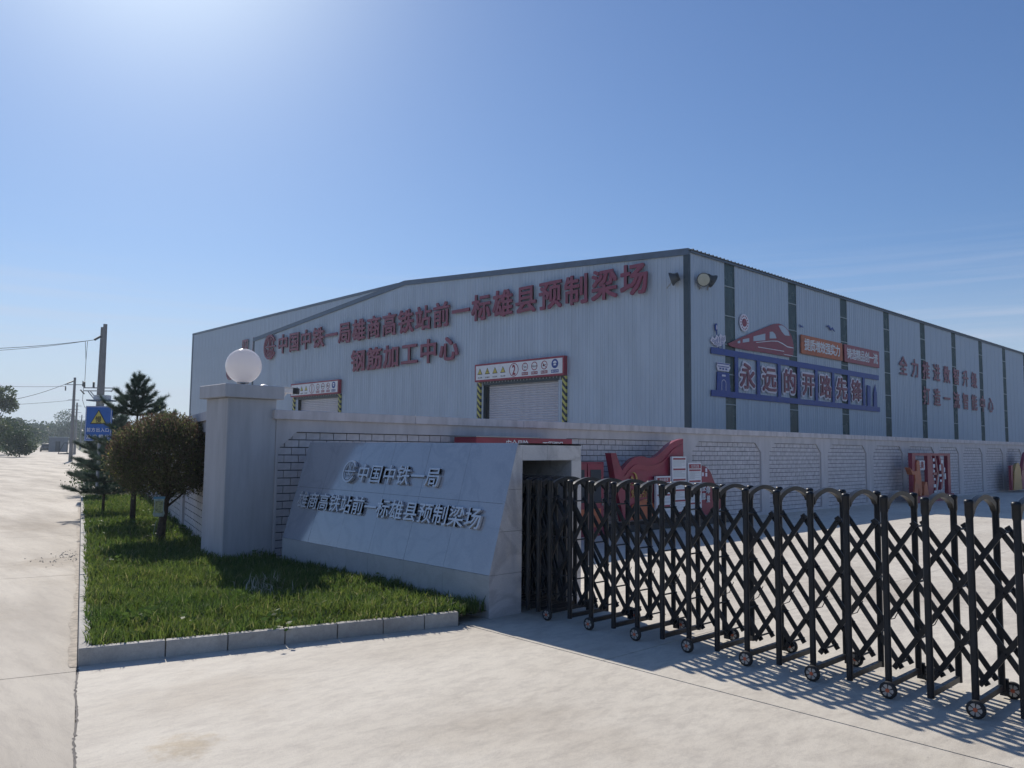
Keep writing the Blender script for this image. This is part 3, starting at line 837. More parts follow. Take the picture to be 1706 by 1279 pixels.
# doors
def tri(Mx, s, w, mat, parent, name):
    return MB().prism([(-s / 2, -s * .43), (s / 2, -s * .43), (0, s * .43)], 0, w, Mx).build(name, mat, parent)
def disc(Mx, r, w, mat, parent, name, n=28, r0=None):
    mb = MB()
    if r0 is None:
        mb.prism([(r * math.cos(2 * math.pi * k / n), r * math.sin(2 * math.pi * k / n)) for k in range(n)], 0, w, Mx)
    else:
        for k in range(n):
            a, b = 2 * math.pi * k / n, 2 * math.pi * (k + 1) / n
            mb.prism([(r0 * math.cos(a), r0 * math.sin(a)), (r * math.cos(a), r * math.sin(a)), (r * math.cos(b), r * math.sin(b)), (r0 * math.cos(b), r0 * math.sin(b))], 0, w, Mx)
    return mb.build(name, mat, parent)
slat_me = None
for (ya, yb), num in zip(DOORS, ('2', '1')):
    wd = yb - ya
    # hazard striped posts, deep reveal
    for (p, q) in ((ya + .02, ya + .25), (yb - .25, yb - .02)):
        MB().box(HX - .13, p, 0, HX - .02, q, 4.86).build('hazard_post', M['hazard'], hall); MB().box(HX - .019, p, 0, HX + .3, q, 4.86).build('jamb', M['trimdk'], hall)
    MB().box(HX + .29, ya + .3, 0, HX + .34, yb - .3, 4.9).build('door_reveal', M['dark'], hall)
    MB().box(HX - .02, ya + .3, 4.72, HX + .3, yb - .3, 4.9).build('door_lintel', M['trimdk'], hall)
    door = MB().box(HX + .26, ya + .3, 0, HX + .285, yb - .55, 4.72).build('roller_door', M['shutter'], hall)
    if slat_me is None:
        p_ = [(0, 0), (.012, .02), (.03, .04), (.03, .08), (.012, .1), (0, .112)]
        vs = []
        for (d, z) in p_: vs += [(-d, 0, z), (-d, wd - .86, z)]
        slat_me = MB().add(vs, [(2 * k, 2 * k + 2, 2 * k + 3, 2 * k + 1) for k in range(5)]).mesh('slat'); slat_me.materials.append(M['shutter'])
    for k in range(41):
        o = link('slat', slat_me, door); o.matrix_basis = Matrix.Translation((HX + .255, ya + .31, .02 + k * .114))
    # banner
    bn = MB().box(HX - .28, ya, 4.89, HX - .06, yb, 5.77).build('door_banner', M['redboard'], hall, label='red framed white safety board over the shutter door')
    cz = 5.33; yc = (ya + yb) / 2
    MB().box(HX - .29, ya + .09, 4.98, HX - .282, yb - .09, 5.68).build('banner_face', M['white'], bn)
    B = lambda f, z, k=0: GM(yb - f * wd, z, .292 + k * .004)
    for k, f in enumerate((.065, .156, .248, .342)):
        tri(B(f, 5.4), .37, .003, M['black'], bn, 'warning_triangle')
        tri(B(f, 5.39, 1), .27, .003, M['yellow'], bn, 'warning_triangle_face')
        put_char('!', M['black'], B(f, 5.37, 2), .035 if k else .04, .15, bn, 'pictogram', .0, .003) if k != 1 else \
            MB().prism([(.02, .09), (-.03, 0), (0, 0), (-.02, -.08), (.035, .02), (0, .02)], 0, .003, B(f, 5.36, 2)).build('pictogram', M['black'], bn)
        text_mesh_row(('当心吊物', '当心触电', '当心坠落', '当心车辆')[k], M['black'], B(f, 5.08, 0), .085, .075, .075, bn, 'caption', .0, .003)
    disc(B(.468, cz), .32, .004, M['redboard'], bn, 'number_ring', r0=.285)
    put_char(num, M['redboard'], B(.468, cz), .32, .46, bn, 'number', .05, .005)
    for k, (f, t_, cap) in enumerate(((.592, '5m', '限高五米'), (.695, '6m', '限宽六米'), (.80, '', '禁止烟火'))):
        disc(B(f, 5.42), .2, .004, M['redboard'], bn, 'prohibition_ring', r0=.165)
        if t_:
            put_char(t_, M['black'], B(f, 5.42), .2, .2, bn, 'print', .0, .003)
            for sg in (-1, 1):
                if k == 0: MB().prism([(-.05, sg * .15), (.05, sg * .15), (0, sg * .11)][::sg], 0, .003, B(f, 5.42)).build('arrow', M['black'], bn)
                else: MB().prism([(sg * .15, .05), (sg * .15, -.05), (sg * .11, 0)][::-sg], 0, .003, B(f, 5.42)).build('arrow', M['black'], bn)
        else:
            mb = MB(); mb.prism([(-.1, -.05), (.02, -.05), (.02, .02), (-.02, .06), (-.06, .02), (-.1, .03)], 0, .003, B(f, 5.42)); mb.prism([(.04, .0), (.12, 0), (.12, .025), (.04, .025)], 0, .003, B(f, 5.42)); mb.build('pictogram', M['black'], bn)
            Mx = B(f, 5.42, 1) @ Matrix.Rotation(R_(-45), 4, 'Z')
            MB().prism([(-.17, -.015), (.17, -.015), (.17, .015), (-.17, .015)], 0, .003, Mx).build('bar', M['redboard'], bn)
        MB().prism([(-.21, -.07), (.21, -.07), (.21, .07), (-.21, .07)], 0, .003, B(f, 5.1)).build('caption_plate', M['redboard'], bn)
        text_mesh_row(cap, M['whiteletter'], B(f, 5.1, 1), .095, .085, .085, bn, 'caption', .0, .003)
    f = .91
    disc(B(f, 5.44), .21, .004, M['blue'], bn, 'mandatory_disc')
    mb = MB(); mb.prism([(-.11, .03)] + [(.11 * math.cos(R_(a)), .03 + .1 * math.sin(R_(a))) for a in range(180, -1, -20)][1:][::1][::-1], 0, .003, B(f, 5.44, 1)); mb.build('helmet', M['whiteletter'], bn)
    MB().prism([(-.08, -.08), (.08, -.08), (.07, .0), (-.07, .0)], 0, .003, B(f, 5.44, 1)).build('face', M['whiteletter'], bn)
    MB().prism([(-.23, -.07), (.23, -.07), (.23, .07), (-.23, .07)], 0, .003, B(f, 5.1)).build('caption_plate', M['blue'], bn)
    text_mesh_row('戴安全帽', M['whiteletter'], B(f, 5.1, 1), .1, .085, .085, bn, 'caption', .0, .003)

# gable lettering
row = '中国中铁一局雄商高铁站前一标雄县预制梁场'
for i, ch in enumerate(row):
    put_char(ch, M['red'], GM(50.88 - 1.611 * i, 8.645, .13), 1.3, 1.22, hall, 'character', .032, .09)
logo(GM(52.86, 8.62, .13), .90, M['red'], hall, .09)
for i, ch in enumerate('钢筋加工中心'):
    put_char(ch, M['red'], GM(41.2 - 1.742 * i, 6.77, .13), 1.42, 1.2, hall, 'character', .036, .09)

# ---- side mural
BL, MR = M['blue'], M['red']
def plate(name, pts, mat, off=.06, th=.03, parent=hall):
    a = sum(pts[i][0] * pts[(i + 1) % len(pts)][1] - pts[(i + 1) % len(pts)][0] * pts[i][1] for i in range(len(pts)))
    if a < 0: pts = pts[::-1]
    Mx = frame((0, HY - off, 0), (1, 0, 0), UPZ)
    return MB().prism(pts, 0, th, Mx).build(name, mat, parent)
def rectp(x0, z0, x1, z1): return [(x0, z0), (x1, z0), (x1, z1), (x0, z1)]
plate('mural_rail', rectp(27.64, 5.50, 44.07, 5.76), BL)
plate('mural_rail', rectp(27.64, 3.78, 44.10, 4.03), BL)
for c in (29.55, 31.34, 33.16, 34.97, 36.75, 38.55, 40.31, 42.12):
    plate('mural_post', rectp(c - .13, 4.03, c + .13, 5.50), BL)
for c, ch in zip((30.41, 32.26, 34.08, 35.90, 37.67, 39.46, 41.2), '永远的开路先锋'):
    put_char(ch, M['pink'], SM(c, 4.74, .058), 1.12, 1.02, hall, 'character_backing', .11, .02)
    put_char(ch, MR, SM(c, 4.74, .085), 1.1, 1.0, hall, 'character', .028, .03)
tr = plate('mural_train', [(28.89, 6.01), (29.64, 6.28), (30.79, 6.66), (31.75, 6.97), (32.75, 7.29), (33.15, 7.35), (33.51, 7.33), (33.82, 7.24), (34.13, 7.08), (34.34, 6.89), (34.49, 6.61), (34.53, 6.36), (34.47, 6.03), (34.2, 5.91), (33.36, 5.91), (31.96, 5.91), (30.54, 5.88), (29.63, 5.89), (29.06, 5.93)], M['redpaint'], .06, .03)
for w in ([(29.64, 6.19), (29.84, 6.24), (29.84, 6.13), (29.64, 6.1)], [(30.05, 6.31), (30.58, 6.42), (30.57, 6.26), (30.04, 6.17)], [(30.93, 6.53), (31.94, 6.76), (31.93, 6.46), (30.92, 6.32)],
          [(32.33, 6.88), (32.58, 6.92), (32.81, 6.83), (32.93, 6.65), (32.32, 6.58)], [(33.12, 7.25), (33.46, 7.3), (33.77, 7.22), (34.03, 7.09), (34.15, 6.89), (33.7, 6.87), (33.4, 7.02)]):
    plate('train_window', w, M['sheet2'], .093, .004, tr)
plate('train_stripe', [(31.16, 6.3), (32.47, 6.5), (33.02, 6.55), (33.48, 6.49), (33.9, 6.39), (34.48, 6.38), (34.48, 6.34), (33.9, 6.34), (33.48, 6.44), (33.02, 6.51), (32.47, 6.47), (31.15, 6.27)], M['white'], .093, .004, tr)
plate('train_stripe', [(31.3, 6.12), (33.6, 6.14), (33.6, 6.11), (31.3, 6.09)], M['white'], .093, .004, tr)
plate('train_stripe', [(33.5, 6.0), (34.4, 6.0), (34.4, 5.97), (33.7, 5.97)], M['white'], .093, .004, tr)
sm_ = MB()
sun_plate = disc(SM(30.24, 7.05, .062), .17, .03, M['redpaint'], hall, 'mural_sun')
disc(SM(30.24, 7.05, .058), .38, .01, M['pink'], hall, 'mural_sun_halo', r0=.175)
for k in range(14):
    a = 2 * math.pi * k / 14
    disc(SM(30.24 + .28 * math.cos(a), 7.05 + .28 * math.sin(a), .07), .03, .01, M['redpaint'], sun_plate, 'ray_dot', n=8)
for (x, z, k) in ((35.3, 7.47, .5), (38.4, 7.7, 1.0)):
    plate('mural_bird', [(x - .45 * k, z + .08 * k), (x - .2 * k, z + .16 * k), (x, z), (x + .2 * k, z + .1 * k), (x + .45 * k, z - .1 * k), (x + .2 * k, z), (x + .02 * k, z - .1 * k), (x - .2 * k, z + .05 * k)], BL)
# boards with slogans
ob = plate('slogan_board', rectp(35.22, 6.18, 39.57, 7.07), M['orange'], .07, .05, hall); ob['label'] = 'orange slogan board'
for i, ch in enumerate('提质增效强实力'): put_char(ch, M['whiteletter'], SM(35.78 + .54 * i, 6.63, .121), .5, .52, ob, 'character', .03, .01)
rb = plate('slogan_board', rectp(39.8, 6.17, 44.1, 7.07), M['redboard'], .07, .05, hall); rb['label'] = 'red slogan board'
for i, ch in enumerate('铸造精品创一流'): put_char(ch, M['whiteletter'], SM(40.36 + .54 * i, 6.62, .121), .5, .52, rb, 'character', .03, .01)
# gate tower
tw = plate('mural_tower', [(28.03, 4.03), (29.05, 4.03), (28.97, 4.80), (28.08, 4.80)], BL)
plate('tower_roof', [(28.02, 5.02), (28.12, 4.84), (28.93, 4.84), (29.06, 5.02), (28.98, 5.1), (29.06, 5.18), (28.02, 5.18), (28.10, 5.1)], M['pink'], .07, .02, tw)
plate('tower_roof', rectp(28.06, 5.12, 29.0, 5.16), BL, .092, .004, tw)
plate('tower_roof', rectp(28.1, 5.01, 28.96, 5.04), BL, .092, .004, tw)
for k in range(3): plate('tower_window', rectp(28.22 + .22 * k, 4.9, 28.36 + .22 * k, 4.97), BL, .092, .004, tw)
arch = [(.17 * math.cos(R_(a)), .17 * math.sin(R_(a))) for a in range(0, 181, 20)]
for k in range(len(arch) - 1):
    (a0, b0), (a1, b1) = arch[k], arch[k + 1]
    plate('tower_arch', [(28.54 + a0 * .86, 4.33 + b0 * .86), (28.54 + a0, 4.33 + b0), (28.54 + a1, 4.33 + b1), (28.54 + a1 * .86, 4.33 + b1 * .86)], M['pink'], .092, .004, tw)
for sx in (-.17, .146): plate('tower_arch', rectp(28.54 + sx, 4.05, 28.564 + sx, 4.33), M['pink'], .092, .004, tw)
plate('tower_plaque', rectp(28.4, 4.62, 28.68, 4.7), M['pink'], .092, .004, tw)
# lotus
lo = plate('mural_lotus', [(27.6, 6.02), (27.75, 6.2), (27.95, 6.12), (28.05, 6.3), (28.2, 6.22), (28.35, 6.38), (28.5, 6.3), (28.72, 6.34), (28.74, 6.1), (28.5, 5.92), (28.15, 5.8), (27.85, 5.88)], M['pink'], .06, .02)
for k, (cx_, cz_, a) in enumerate(((27.8, 6.03, 20), (27.95, 6.0, 50), (28.1, 6.08, 80), (28.27, 6.12, 95), (28.45, 6.14, 80), (28.6, 6.18, 60), (28.2, 5.93, 10), (28.45, 5.98, 30), (28.0, 5.9, -20))):
    c_, s_ = math.cos(R_(a)), math.sin(R_(a))
    for sg in (-1, 1):
        q = [(-.13, 0), (0, .05 * sg), (.13, 0), (0, .028 * sg)]
        plate('petal_line', [(cx_ + x * c_ - z * s_, cz_ + x * s_ + z * c_) for x, z in q], BL, .084, .004, lo)
plate('lotus_stem', rectp(28.2, 5.76, 28.23, 5.86), BL, parent=lo); plate('lotus_stem', rectp(28.45, 5.76, 28.48, 5.95), BL, parent=lo)
plate('lotus_stem', [(28.06, 6.3), (28.1, 6.3), (28.07, 6.48), (28.03, 6.48)], BL, parent=lo)
bd = [(28.04 + .1 * math.cos(R_(a)), 6.6 + .17 * math.sin(R_(a))) for a in range(0, 360, 30)]
plate('lotus_bud', bd, BL, parent=lo); plate('lotus_bud_face', [(28.06 + (x - 28.04) * .45, 6.6 + (z - 6.6) * .6) for x, z in bd], M['pink'], .093, .004, lo)
plate('mural_building', [(42.52, 4.03), (42.92, 4.03), (42.95, 5.1), (42.56, 5.15)], BL)
plate('mural_building', [(43.3, 4.03), (43.76, 4.03), (43.74, 4.8), (43.57, 5.24), (43.38, 4.8)], BL)
# painted slogan further along
for i, ch in enumerate('全力推进数智升级'): put_char(ch, MR, SM(47.61 + 1.772 * i, 6.54, .06), 1.05, 1.0, hall, 'character', .03, .02)
for i, ch in enumerate('打造一流智能中心'): put_char(ch, MR, SM(51.1 + 1.757 * i, 5.0, .06), 1.05, 1.0, hall, 'character', .03, .02)

# floodlights on the corner
def floodlight(loc, aim, label):
    f_ = empty('floodlight', loc, label=label, cat='floodlight', group='floodlights on the hall corner')
    d = Vector(aim).normalized(); Mz = d.to_track_quat('Z', 'Y').to_matrix().to_4x4()
    c = Vector(loc)
    MB().lathe([(.08, -.28), (.15, -.24), (.20, -.1), (.27, 0), (.28, .04), (.25, .04)], c, 18, Mz).build('housing', M['lamphouse'], f_, smooth=True)
    MB().lathe([(.245, .03), (.24, .045), (.1, .055)], c, 18, Mz).build('glass', M['lens'], f_)
    for k in range(5):
        MB().lathe([(.05, -.31 - k * .0), (.18, -.3 + k * .04), (.18, -.29 + k * .04), (.05, -.29)], c, 14, Mz).build('cooling_fin', M['lamphouse'], f_) if k < 3 else None
    MB().bar(c - d * .12 + Vector((0, 0, -.02)), c + Vector((0.1 if aim[0] < -.5 else 0, .25, -.34)), .04).build('bracket', M['galv'], f_)
floodlight((26.83, 17.45, 8.35), (-.9, -1, -.18), 'round floodlight facing the road just right of the hall corner')
floodlight((27.5, 17.45, 8.4), (.9, -.6, -.55), 'dark floodlight tilted down at the right of the hall corner')
floodlight((25.9, 18.3, 8.36), (-.5, 1, -.35), 'dark floodlight on the gable just left of the hall corner')

# ================================================================== HALL TWO
h2 = empty('steel_hall', (39.5, 57, 0), label='taller plain steel hall rising behind the left roof slope of the front hall', cat='hall')
hx, hy0, hy1, hz = 39.5, 56.6, 101.6, 15.75
MB().box(hx + .1, hy0, 0, hx + 60, hy1 - .1, hz - .1).build('inner_shell', M['sheet'], h2)
n2 = 45; w2 = (hy1 - hy0) / n2
me2 = None
for i in range(n2):
    if me2 is None:
        pr = rib_profile(w2, 3, .03); vs = []
        for (a, d) in pr: vs += [(-d, a, 0), (-d, a, hz)]
        me2 = MB().add(vs, [(2 * k, 2 * k + 1, 2 * k + 3, 2 * k + 2) for k in range(len(pr) - 1)]).mesh('wall_panel'); me2.materials.append(M['sheet'])
    o = link('wall_panel', me2, h2); o.matrix_basis = Matrix.Translation((hx, hy0 + i * w2, 0))
MB().box(hx - .08, hy0 - .1, hz - .16, hx + .3, hy1 + .06, hz + .08).build('parapet_trim', M['trim'], h2)
MB().box(hx - .07, hy1 - .2, 0, hx + .3, hy1 + .06, hz - .16).build('corner_trim', M['trim'], h2)
H2M = lambda y, z: frame((hx - .12, y, z), (0, -1, 0), UPZ)
for i, ch in enumerate('四川钢结构工程有限'):
    put_char(ch, M['red'], H2M(86.0 - 2.6 * i - (0 if i else 0), 12.75, ), 1.5, 1.75, h2, 'character', .03, .06)
logo(H2M(89.8, 10.2), 1.0, M['red'], h2, .06)

# ================================================================== PERIMETER WALL
WY = 10.3
bounds = [(5.24, 10.5), (10.85, 14.96), (15.28, 18.33), (18.72, 21.6), (22.0, 24.61), (25.09, 27.45), (27.78, 30.33), (30.66, 32.85), (33.3, 35.6), (36.0, 38.3), (38.7, 41.0), (41.4, 43.7), (44.1, 46.4), (46.8, 49.1), (49.5, 51.8), (52.2, 54.5)]
pwall = empty('perimeter_wall', (5.2, WY, 0), label='pale rendered yard wall with brick panels between posts, in front of the halls', cat='wall')
WX1 = 56.0
MB().box(5.2, WY + .045, 0, WX1, WY + .24, 1.96).build('wall_core', M['groove'], pwall)
# render frame around each panel: posts, head, chamfers, plinth
MB().box(5.2, WY - .02, 1.80, WX1, WY + .044, 1.97).build('head_band', M['wall'], pwall)
MB().box(5.2, WY - .03, 0, WX1, WY + .044, .075).build('plinth', M['wall'], pwall)
prev = 5.2
for (a, b) in bounds + [(WX1, WX1)]:
    if a - prev > .02: MB().box(prev, WY - .02, .075, a, WY + .044, 1.80).build('wall_post', M['wall'], pwall)
    prev = b
Mw = frame((0, WY + .044, 0), (1, 0, 0), UPZ)
for (a, b) in bounds:
    cxx, czz = .28, .24
    for pts in ([(a, 1.8), (a, 1.8 - czz), (a + cxx, 1.8)], [(b, 1.8), (b - cxx, 1.8), (b, 1.8 - czz)]):
        MB().prism(pts, 0, .064, Mw).build('corner_gusset', M['wall'], pwall)
# coping: stones butted end to end
x = 5.14
while x < WX1:
    l = 2.4
    MB().box(x + .003, WY - .075, 1.97, min(x + l - .003, WX1), WY + .28, 2.10).build('coping', M['coping'], pwall, bevel=.006)
    x += l
# bricks
bw, bh, jt = .222, .1105, .013
brick_me = MB().box(jt / 2, 0, jt / 2, bw - jt / 2, .026, bh - jt / 2).mesh('brick'); brick_me.materials.append(M['brick'])
halves = {}
def px_of(x, y, z):
    v = cam.matrix_world.inverted() @ Vector((x, y, z)); return 853 + 1323.44 * v.x / -v.z, 639.5 - 1323.44 * v.y / -v.z
singles, rest = [], []
for (a, b) in bounds:
    nr_ = int(round((1.795 - .08) / bh)); bh_ = (1.795 - .08) / nr_
    for r in range(nr_):
        z = .08 + r * bh_
        # chamfered corners: shorten the top rows
        zt = z + bh_; cut = max(0, (z - (1.8 - .24)) / .24 * .28) * .9
        xa, xb = a + cut * .9 + .002, b - cut * .9 - .002
        x = a + (0 if r % 2 else -bw / 2)
        while x < xb:
            x0, x1 = max(x, xa), min(x + bw, xb)
            if x1 - x0 > .04:
                hidden = not ((x0 < 5.9) or (z > 1.6 and x0 < 8.6) or (x0 > 11.4))
                (singles if (x0 < 15 and not hidden and len(singles) < 290) else rest).append((x0, x1, z, z + bh_))
            x += bw
for (x0, x1, z0, z1) in singles:
    full = abs((x1 - x0) - bw) < 1e-3
    key = (round(x1 - x0, 3), round(z1 - z0, 3))
    if key not in halves:
        me = MB().box(jt / 2, 0, jt / 2, x1 - x0 - jt / 2, .026, z1 - z0 - jt / 2).mesh('brick'); me.materials.append(M['brick']); halves[key] = me
    o = link('brick', halves[key], pwall); o.matrix_basis = Matrix.Translation((x0, WY + .02 + random.uniform(-.0015, .0015), z0))
mb = MB()
for (x0, x1, z0, z1) in rest: mb.box(x0 + jt / 2, WY + .02 + random.uniform(-.0015, .0015), z0 + jt / 2, x1 - jt / 2, WY + .046, z1 - jt / 2)
mb.build('bricks', M['brick'], pwall, kind='stuff')

# roadside wall running away along the road, same design
rw = empty('roadside_wall', LWALL0, label='rendered wall with brick panels running away along the lawn behind the gate pillar', cat='wall')
def RWM(off=0.0):  # local x runs towards the camera, normal faces the road
    return frame(LWALL0 - RN * off, -RD, UPZ)
def rwbox(name, s0, s1, z0, z1, o0, o1, mat, par=rw, **k):
    A = RWM(0)
    vs = [A @ Vector((-s_, z_, -o_)) for s_ in (s0, s1) for z_ in (z0, z1) for o_ in (o0, o1)]
    return MB().add(vs, [(0, 1, 3, 2), (4, 6, 7, 5), (0, 4, 5, 1), (2, 3, 7, 6), (0, 2, 6, 4), (1, 5, 7, 3)]).build(name, mat, par, **k)
RLEN = 60
rwbox('wall_core', 0, RLEN, 0, 1.96, .05, .24, M['groove'])
rwbox('head_band', 0, RLEN, 1.80, 1.97, -.02, .05, M['wall']); rwbox('plinth', 0, RLEN, 0, .12, -.02, .05, M['wall'])
s = .0; k = 0
rb_list = []
while s < RLEN - 3:
    rwbox('wall_post', s, s + .35, .12, 1.80, -.02, .05, M['wall'])
    a, b = s + .35, s + 4.0
    for r in range(15):
        z = .125 + r * .1115; x = a - (0 if r % 2 else bw / 2)
        while x < b:
            x0, x1 = max(x, a), min(x + bw, b)
            if x1 - x0 > .04: rb_list.append((x0, x1, z, z + .1115))
            x += bw
    s += 4.0
mb = MB(); A = RWM(0); nb = 0
for (x0, x1, z0, z1) in rb_list:
    if x0 < 6.2 and nb < 290:
        rwbox('brick', x0 + jt / 2, x1 - jt / 2, z0 + jt / 2, z1 - jt / 2, .022, .052, M['brick']); nb += 1
    elif x0 < 45:
        vs = [A @ Vector((-s_, z_, -o_)) for s_ in (x0 + jt / 2, x1 - jt / 2) for z_ in (z0 + jt / 2, z1 - jt / 2) for o_ in (.022, .052)]
        mb.add(vs, [(0, 1, 3, 2), (4, 6, 7, 5), (0, 4, 5, 1), (2, 3, 7, 6), (0, 2, 6, 4), (1, 5, 7, 3)])
mb.build('bricks', M['brick'], rw, kind='stuff')
s = -.1
while s < RLEN: rwbox('coping', s + .003, s + 2.397, 1.97, 2.10, -.08, .29, M['coping']); s += 2.4

# ================================================================== GATE PILLAR + LAMP
gp_o = empty('gate_pillar', (4.85, 10.6, 0), label='square rendered gate pillar with a flat cap beside the lawn', cat='pillar')
MB().box(4.50, 10.29, 0, 5.20, 10.99, 2.24).build('shaft', M['pillar'], gp_o, bevel=.008)
MB().box(4.425, 10.215, 2.24, 5.275, 11.065, 2.42).build('cap', M['pillar'], gp_o, bevel=.008)
lp = empty('globe_lamp', (4.84, 10.6, 2.42), label='white opal globe lamp on top of the gate pillar', cat='lamp')
rG = .243
prof = [(.001, -rG)] + [(rG * math.sin(R_(a)), -rG * math.cos(R_(a))) for a in range(12, 156, 9)] + [(rG * math.sin(R_(158)), -rG * math.cos(R_(158))), (.085, rG * .945), (.001, rG * .95)]
prof = [(.07, -rG * .955)] + [(rG * math.sin(R_(a)), -rG * math.cos(R_(a))) for a in range(18, 163, 9)] + [(.07, rG * .965)]
MB().lathe(prof, (4.84, 10.6, 2.705), 40).build('globe', M['globe'], lp, smooth=True)
MB().lathe([(.075, 2.455), (.085, 2.46), (.085, 2.475), (.06, 2.48)], (4.84, 10.6, 0), 20).build('collar', M['galv'], lp, smooth=True)
MB().lathe([(.06, 2.42), (.06, 2.428), (.032, 2.43), (.032, 2.456)], (4.84, 10.6, 0), 20).build('neck', M['galv'], lp, smooth=True)
# camera
cc = empty('security_camera', (5.4, 10.66, 2.3), label='white bullet security camera with black face bracketed to the right of the pillar cap', cat='camera')
c0 = Vector((5.57, 10.62, 2.405))
MB().bar(c0 + Vector((-.12, .1, .0)), c0 + Vector((.03, -.06, -.006)), .085, .078).build('camera_body', M['camwhite'], cc, bevel=.008)
MB().bar(c0 + Vector((.028, -.058, -.008)), c0 + Vector((.075, -.11, -.012)), .093, .088).build('camera_face', M['black'], cc, bevel=.006)
MB().bar(c0 + Vector((-.09, .06, .045)), c0 + Vector((.05, -.09, .04)), .1, .012).build('sun_shield', M['camwhite'], cc)
MB().tube([c0 + Vector((-.05, .03, -.04)), c0 + Vector((-.1, .03, -.1)), (5.27, 10.66, 2.30)], .016, 8).build('bracket', M['camwhite'], cc)
MB().lathe([(.05, 0), (.05, .02), (.02, .03)], (5.277, 10.66, 2.30), 12, Matrix.Rotation(R_(90), 4, 'Y')).build('mount', M['camwhite'], cc)
dm = MB().lathe([(.075, 0), (.07, .02), (.045, .04), (.01, .05)], (5.16, 10.62, 2.42), 16).build('antenna_dome', M['camwhite'], None, smooth=True, label='small white dome lying on the right of the pillar cap', cat='dome')

# ================================================================== SIGN WALL (monument) + gate garage
mo = empty('sign_wall', (5.067, 7.7, 0), label='sloping grey granite sign wall with steel Chinese lettering and open gate housing', cat='sign wall')
MX0, MXT, MXB, MY0, MY1, SZ, TZ = 5.067, 5.426, 6.356, 5.66, 9.74, .40, 1.652
# body: core just inside the cladding
core = MB()
pr = [(MX0 + .02, 0), (MX0 + .02, SZ), (MXT + .02, TZ - .02), (5.494, TZ - .02), (5.494, 0)]
vs = [(x, MY0 + .02, z) for x, z in pr] + [(x, MY1 - .02, z) for x, z in pr]
core.add(vs, [(0, 1, 2, 3, 4), (9, 8, 7, 6, 5)] + [(i, i + 5, (i + 1) % 5 + 5, (i + 1) % 5) for i in range(5)])
core.build('core', M['groove'], mo)
# front base slabs
js = [5.66, 6.36, 7.04, 7.72, 8.40, 9.08, 9.74]
for a, b in zip(js[:-1], js[1:]):
    MB().box(MX0, a + .0015, .0, MX0 + .02, b - .0015, SZ - .002).build('base_slab', M['granite2'], mo)
nrm = Vector((-(TZ - SZ), 0, MXT - MX0)).normalized(); upv = Vector((MXT - MX0, 0, TZ - SZ)).normalized()
SLM = lambda y, v, off=0: frame(Vector((MX0, y, SZ)) + upv * v + nrm * off, (0, -1, 0), upv)
rowsv = [(0.002, .689), (.692, 1.302)]
for ri, (v0, v1) in enumerate(rowsv):
    for a, b in zip(js[:-1], js[1:]):
        MB().prism([(-(b - .0015), v0), (-(a + .0015), v0), (-(a + .0015), v1), (-(b - .0015), v1)], -.02, random.uniform(-.0006, .0006), SLM(0, 0)).build('face_slab', M['granite'], mo)
# end face, split into slabs
Me = frame((0, MY0, 0), (1, 0, 0), UPZ)
xa = lambda z: MX0 + (MXT - MX0) * max(0, (z - SZ)) / (TZ - SZ)
zs = [0, SZ - .001, .80, 1.2, TZ]
for z0, z1 in zip(zs[:-1], zs[1:]):
    MB().prism([(xa(z0) + .001, z0 + .0015), (5.488, z0 + .0015), (5.488, z1 - .0015), (xa(z1) + .001, z1 - .0015)], -.02, 0, Me).build('end_slab', M['marble'], mo)
for (x0, x1) in ((5.4905, 5.84), (5.843, 6.352)): MB().box(x0, MY0, 1.482, x1, MY0 + .02, TZ).build('end_slab', M['marble'], mo)
for z0, z1 in ((0, .6), (.603, 1.2), (1.203, 1.479)): MB().box(6.205, MY0, z0, 6.356, MY0 + .02, z1).build('end_slab', M['marble'], mo)
MB().box(5.43, MY0, TZ - .018, 6.356, MY1, TZ).build('top_slab', M['marble'], mo)
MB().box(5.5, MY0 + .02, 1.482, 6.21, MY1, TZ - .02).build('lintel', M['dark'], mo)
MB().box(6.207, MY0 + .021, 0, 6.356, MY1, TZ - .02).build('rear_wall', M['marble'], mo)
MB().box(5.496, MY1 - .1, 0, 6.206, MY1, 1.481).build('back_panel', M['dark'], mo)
# lettering
for i, ch in enumerate('中国中铁一局'): put_char(ch, M['steel'], SLM(8.19 - .2712 * i, .905, .008), .225, .205, mo, 'character', .014, .03)
for i, ch in enumerate('雄商高铁站前一标雄县预制梁场'): put_char(ch, M['steel'], SLM(9.43 - .2612 * i, .512, .008), .225, .20, mo, 'character', .014, .03)
logo(SLM(8.50, .922, .012), .14, M['steel'], mo, .035)

# ================================================================== ACCORDION GATE
ga = empty('accordion_gate', (5.75, 2.0, 0), label='black folding accordion gate with arched tops drawn out across the yard entrance', cat='gate')
XF, XR, GH = 5.48, 6.0, 1.315
ygates = [1.411 + .2573 * k for k in range(-11, 16)] + [5.42, 5.56, 5.69, 5.81, 5.92, 6.02, 6.12]
pst = MB().lathe([(.0215, .055), (.0215, GH - .02)], (0, 0, 0), 14)
pst_me = pst.mesh('post', True); pst_me.set_sharp_from_angle(angle=R_(40)); pst_me.materials.append(M['gate'])
capm = MB().lathe([(.0222, GH - .115), (.0265, GH - .10), (.0265, GH - .03), (.0285, GH - .026), (.0285, GH - .012), (.024, GH - .004), (.012, GH)], (0, 0, 0), 14)
cap_me = capm.mesh('post_cap', True); cap_me.set_sharp_from_angle(angle=R_(45)); cap_me.materials.append(M['gate'])
